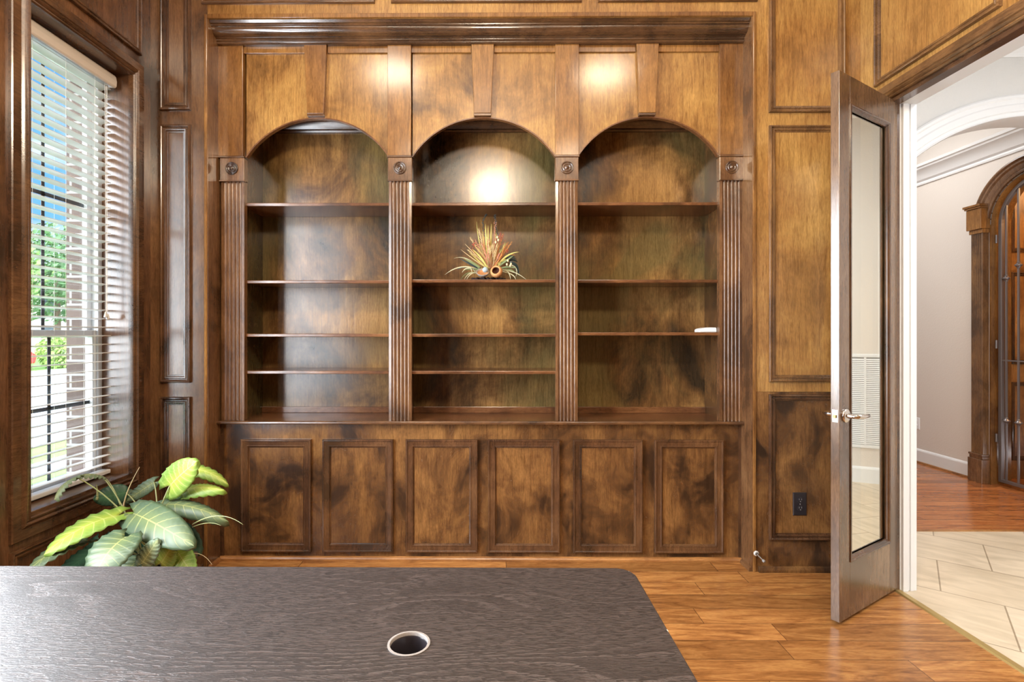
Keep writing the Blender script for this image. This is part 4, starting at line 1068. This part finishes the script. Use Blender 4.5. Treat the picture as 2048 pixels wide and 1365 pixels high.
lp2((200,1080), 2.28, (185,1160), 2.20, .160, L_DARK, (0,-1,.3))
lp2((275,1120), 2.10, (225,1180), 2.0, .120, L_GREY, (0,-1,.3))
lp2((362,1085), 2.34, (330,1040), 2.36, .120, L_DARK, (0,-1,.2))
lp2((225,1010), 2.46, (270,985), 2.46, .10, L_GREY, (0,-1,.3))
# bare stems
def bare(pts, Y, r0, r1, mat, name='bare_stem'):
    P_ = [at(x, y, Y_) for (x, y), Y_ in zip(pts, Y)]
    MB().tube(q3(*P_, 12), r0, 6, taper=r1).build(name, mat, pl, smooth=True)
bare([(246,1020),(250,985),(279,935)], [2.3,2.28,2.25], .0045, .0008, STEMT)
bare([(385,1050),(440,1015),(486,1050)], [2.2,2.15,2.1], .003, .0007, STEM)
bare([(385,1055),(420,1040),(442,1052)], [2.2,2.16,2.12], .002, .0006, STEM)
bare([(375,1110),(405,1100),(424,1130)], [2.2,2.16,2.12], .002, .0006, STEMT)
bare([(205,953),(225,965),(240,1010)], [2.36,2.34,2.3], .0018, .0026, STEM)
bare([(194,1000),(196,990),(193,970)], [2.3,2.3,2.3], .006, .002, STEM)
bare([(290,1100),(300,1072),(312,1060)], [2.2,2.2,2.2], .0035, .003, STEM)

# ------------------------------------------------------------------ outdoors
GRASS = plain('lawn_grass', (.16,.30,.07), .9, bump=.6, bscale=40, var=.35)
ROAD = plain('concrete_street', (.36,.37,.38), .85, var=.08, bscale=6)
WALK = plain('concrete_walk', (.46,.46,.46), .85, var=.08, bscale=9)
ZG = -.25
def ground(nm, x0, x1, mat, z=ZG):
    struct(MB().box(x0, x1, -12, 60, z-.1, z).build(nm, mat))
ground('lawn_near', -4.9, -2.2, GRASS, ZG+.001); ground('walk_near', -5.45, -4.9, WALK, ZG+.004); ground('lawn_strip', -6.3, -5.45, GRASS, ZG+.002)
ground('street', -15.5, -6.3, ROAD, ZG-.02); ground('sidewalk_far', -19.0, -15.5, WALK, ZG+.004); ground('lawn_far', -70, -19.0, GRASS, ZG+.003)
BARK = plain('tree_bark', (.14,.10,.07), .9, bump=.6); LEAFA = plain('tree_leaves', (.17,.30,.08), .6, var=.5, bscale=3)
LEAFB = plain('hedge_leaves', (.24,.36,.09), .6, var=.5, bscale=4); LEAFC = plain('dark_tree_leaves', (.08,.17,.06), .6, var=.5, bscale=3)
def foliage(cx_, cy_, cz, rx, ry, rz, n, s_, mat, parent, name='foliage'):
    mb = MB(); rg = random.Random(int(cx_*31+cy_*7))
    for _ in range(n):
        while True:
            v = Vector((rg.uniform(-1,1), rg.uniform(-1,1), rg.uniform(-1,1)))
            if .35 < v.length < 1: break
        p = Vector((cx_+v.x*rx, cy_+v.y*ry, cz+v.z*rz)); a = Vector((rg.gauss(0,1), rg.gauss(0,1), rg.gauss(0,1))).normalized(); c_ = a.orthogonal().normalized(); d_ = a.cross(c_)
        k_ = s_*rg.uniform(.6, 1.3)
        mb.add([p-c_*k_, p+d_*k_*.5, p+c_*k_, p-d_*k_*.5], [(0,1,2,3)])
    return mb.build(name, mat, parent, fix=False)
def tree(x, y, h, cr, mat, label, trunk=.16, n=2600):
    r = thing('street_tree', (x, y, ZG), label, 'tree', None)
    MB().tube([(x, y, ZG), (x+.05, y, ZG+h*.3), (x-.05, y+.1, ZG+h*.62)], trunk, 8, taper=trunk*.5).build('trunk', BARK, r, smooth=True)
    foliage(x, y, ZG+h*.64, cr, cr, h*.36, n, .17, mat, r)
tree(-22.5, 22.6, 6.6, 2.3, LEAFA, 'leafy green street tree beyond the street, partly hidden by the window frame')
tree(-23.2, 27.6, 7.4, 2.4, LEAFC, 'darker green street tree beyond the street, seen through the middle of the blind', .2)
tree(-25.0, 33.4, 8.2, 2.9, LEAFA, 'leafy green tree beyond the street, beside the brick window edge')
for i, (x, y, r_) in enumerate(((-19.6, 23.5, .78), (-19.8, 25.8, 1.0), (-20.0, 28.4, 1.1))):
    hd = tag(foliage(x, y, ZG+.75, r_, r_*1.2, .85, 1300, .10, LEAFB, None, 'hedge_bush'),
        ('clipped green bush across the street nearest the window frame', 'round green bush across the street in the middle of the row', 'bright green bush across the street nearest the brick edge')[i], 'bush')
HW = plain('house_siding', (.80,.77,.70), .8); RF = plain('roof_shingle', (.30,.26,.24), .9); DG = plain('house_window_dark', (.12,.14,.17), .2)
hs_ = thing('house', (-36, 38, ZG), 'pale two storey house across the street behind the trees', 'house')
MB().box(-40, -30, 30, 46, ZG, ZG+4.2).build('house_wall', HW, hs_)
MB().prism([(29.4,ZG+4.2),(46.6,ZG+4.2),(38,ZG+6.6)], -40.5, -29.5, lambda a, b_, t_: (t_, a, b_)).build('roof', RF, hs_)
for y in (31.5, 34.5, 38, 41.5, 44):
    for z in (.9, 2.8):
        MB().box(-30.06, -29.98, y, y+1.1, ZG+z, ZG+z+1.2).build('window', DG, hs_)
        
RED = plain('red_paint', (.65,.05,.04), .3); TYRE = plain('tyre_rubber', (.02,.02,.02), .8)
cr = thing('car', (-20.0, 21.2, ZG), 'small red car parked across the street at the edge of the window', 'car')
X0 = -20.3; DYC = -0.55; MB().prism([(19.0,.28),(22.7,.28),(22.8,.62),(22.5,.80),(21.8,.86),(21.2,1.25),(19.9,1.27),(19.1,.9),(18.95,.6)], X0-.8, X0+.8, lambda a, b_, t_: (t_, a+DYC, ZG+b_)).build('car_body', RED, cr, bevel=.06)
MB().prism([(21.1,1.18),(20.0,1.2),(19.5,.92),(21.6,.88)], X0-.81, X0+.81, lambda a, b_, t_: (t_, a+DYC, ZG+b_)).build('side_glass', DG, cr)
for x in (X0-.78, X0+.62):
    for y in (19.7, 21.9): MB().lathe([(.0005,0),(.31,0),(.31,.18),(.0005,.18)], lambda u, v, h: (x+h, y+DYC+u, ZG+.31+v), 16).build('wheel', TYRE, cr)
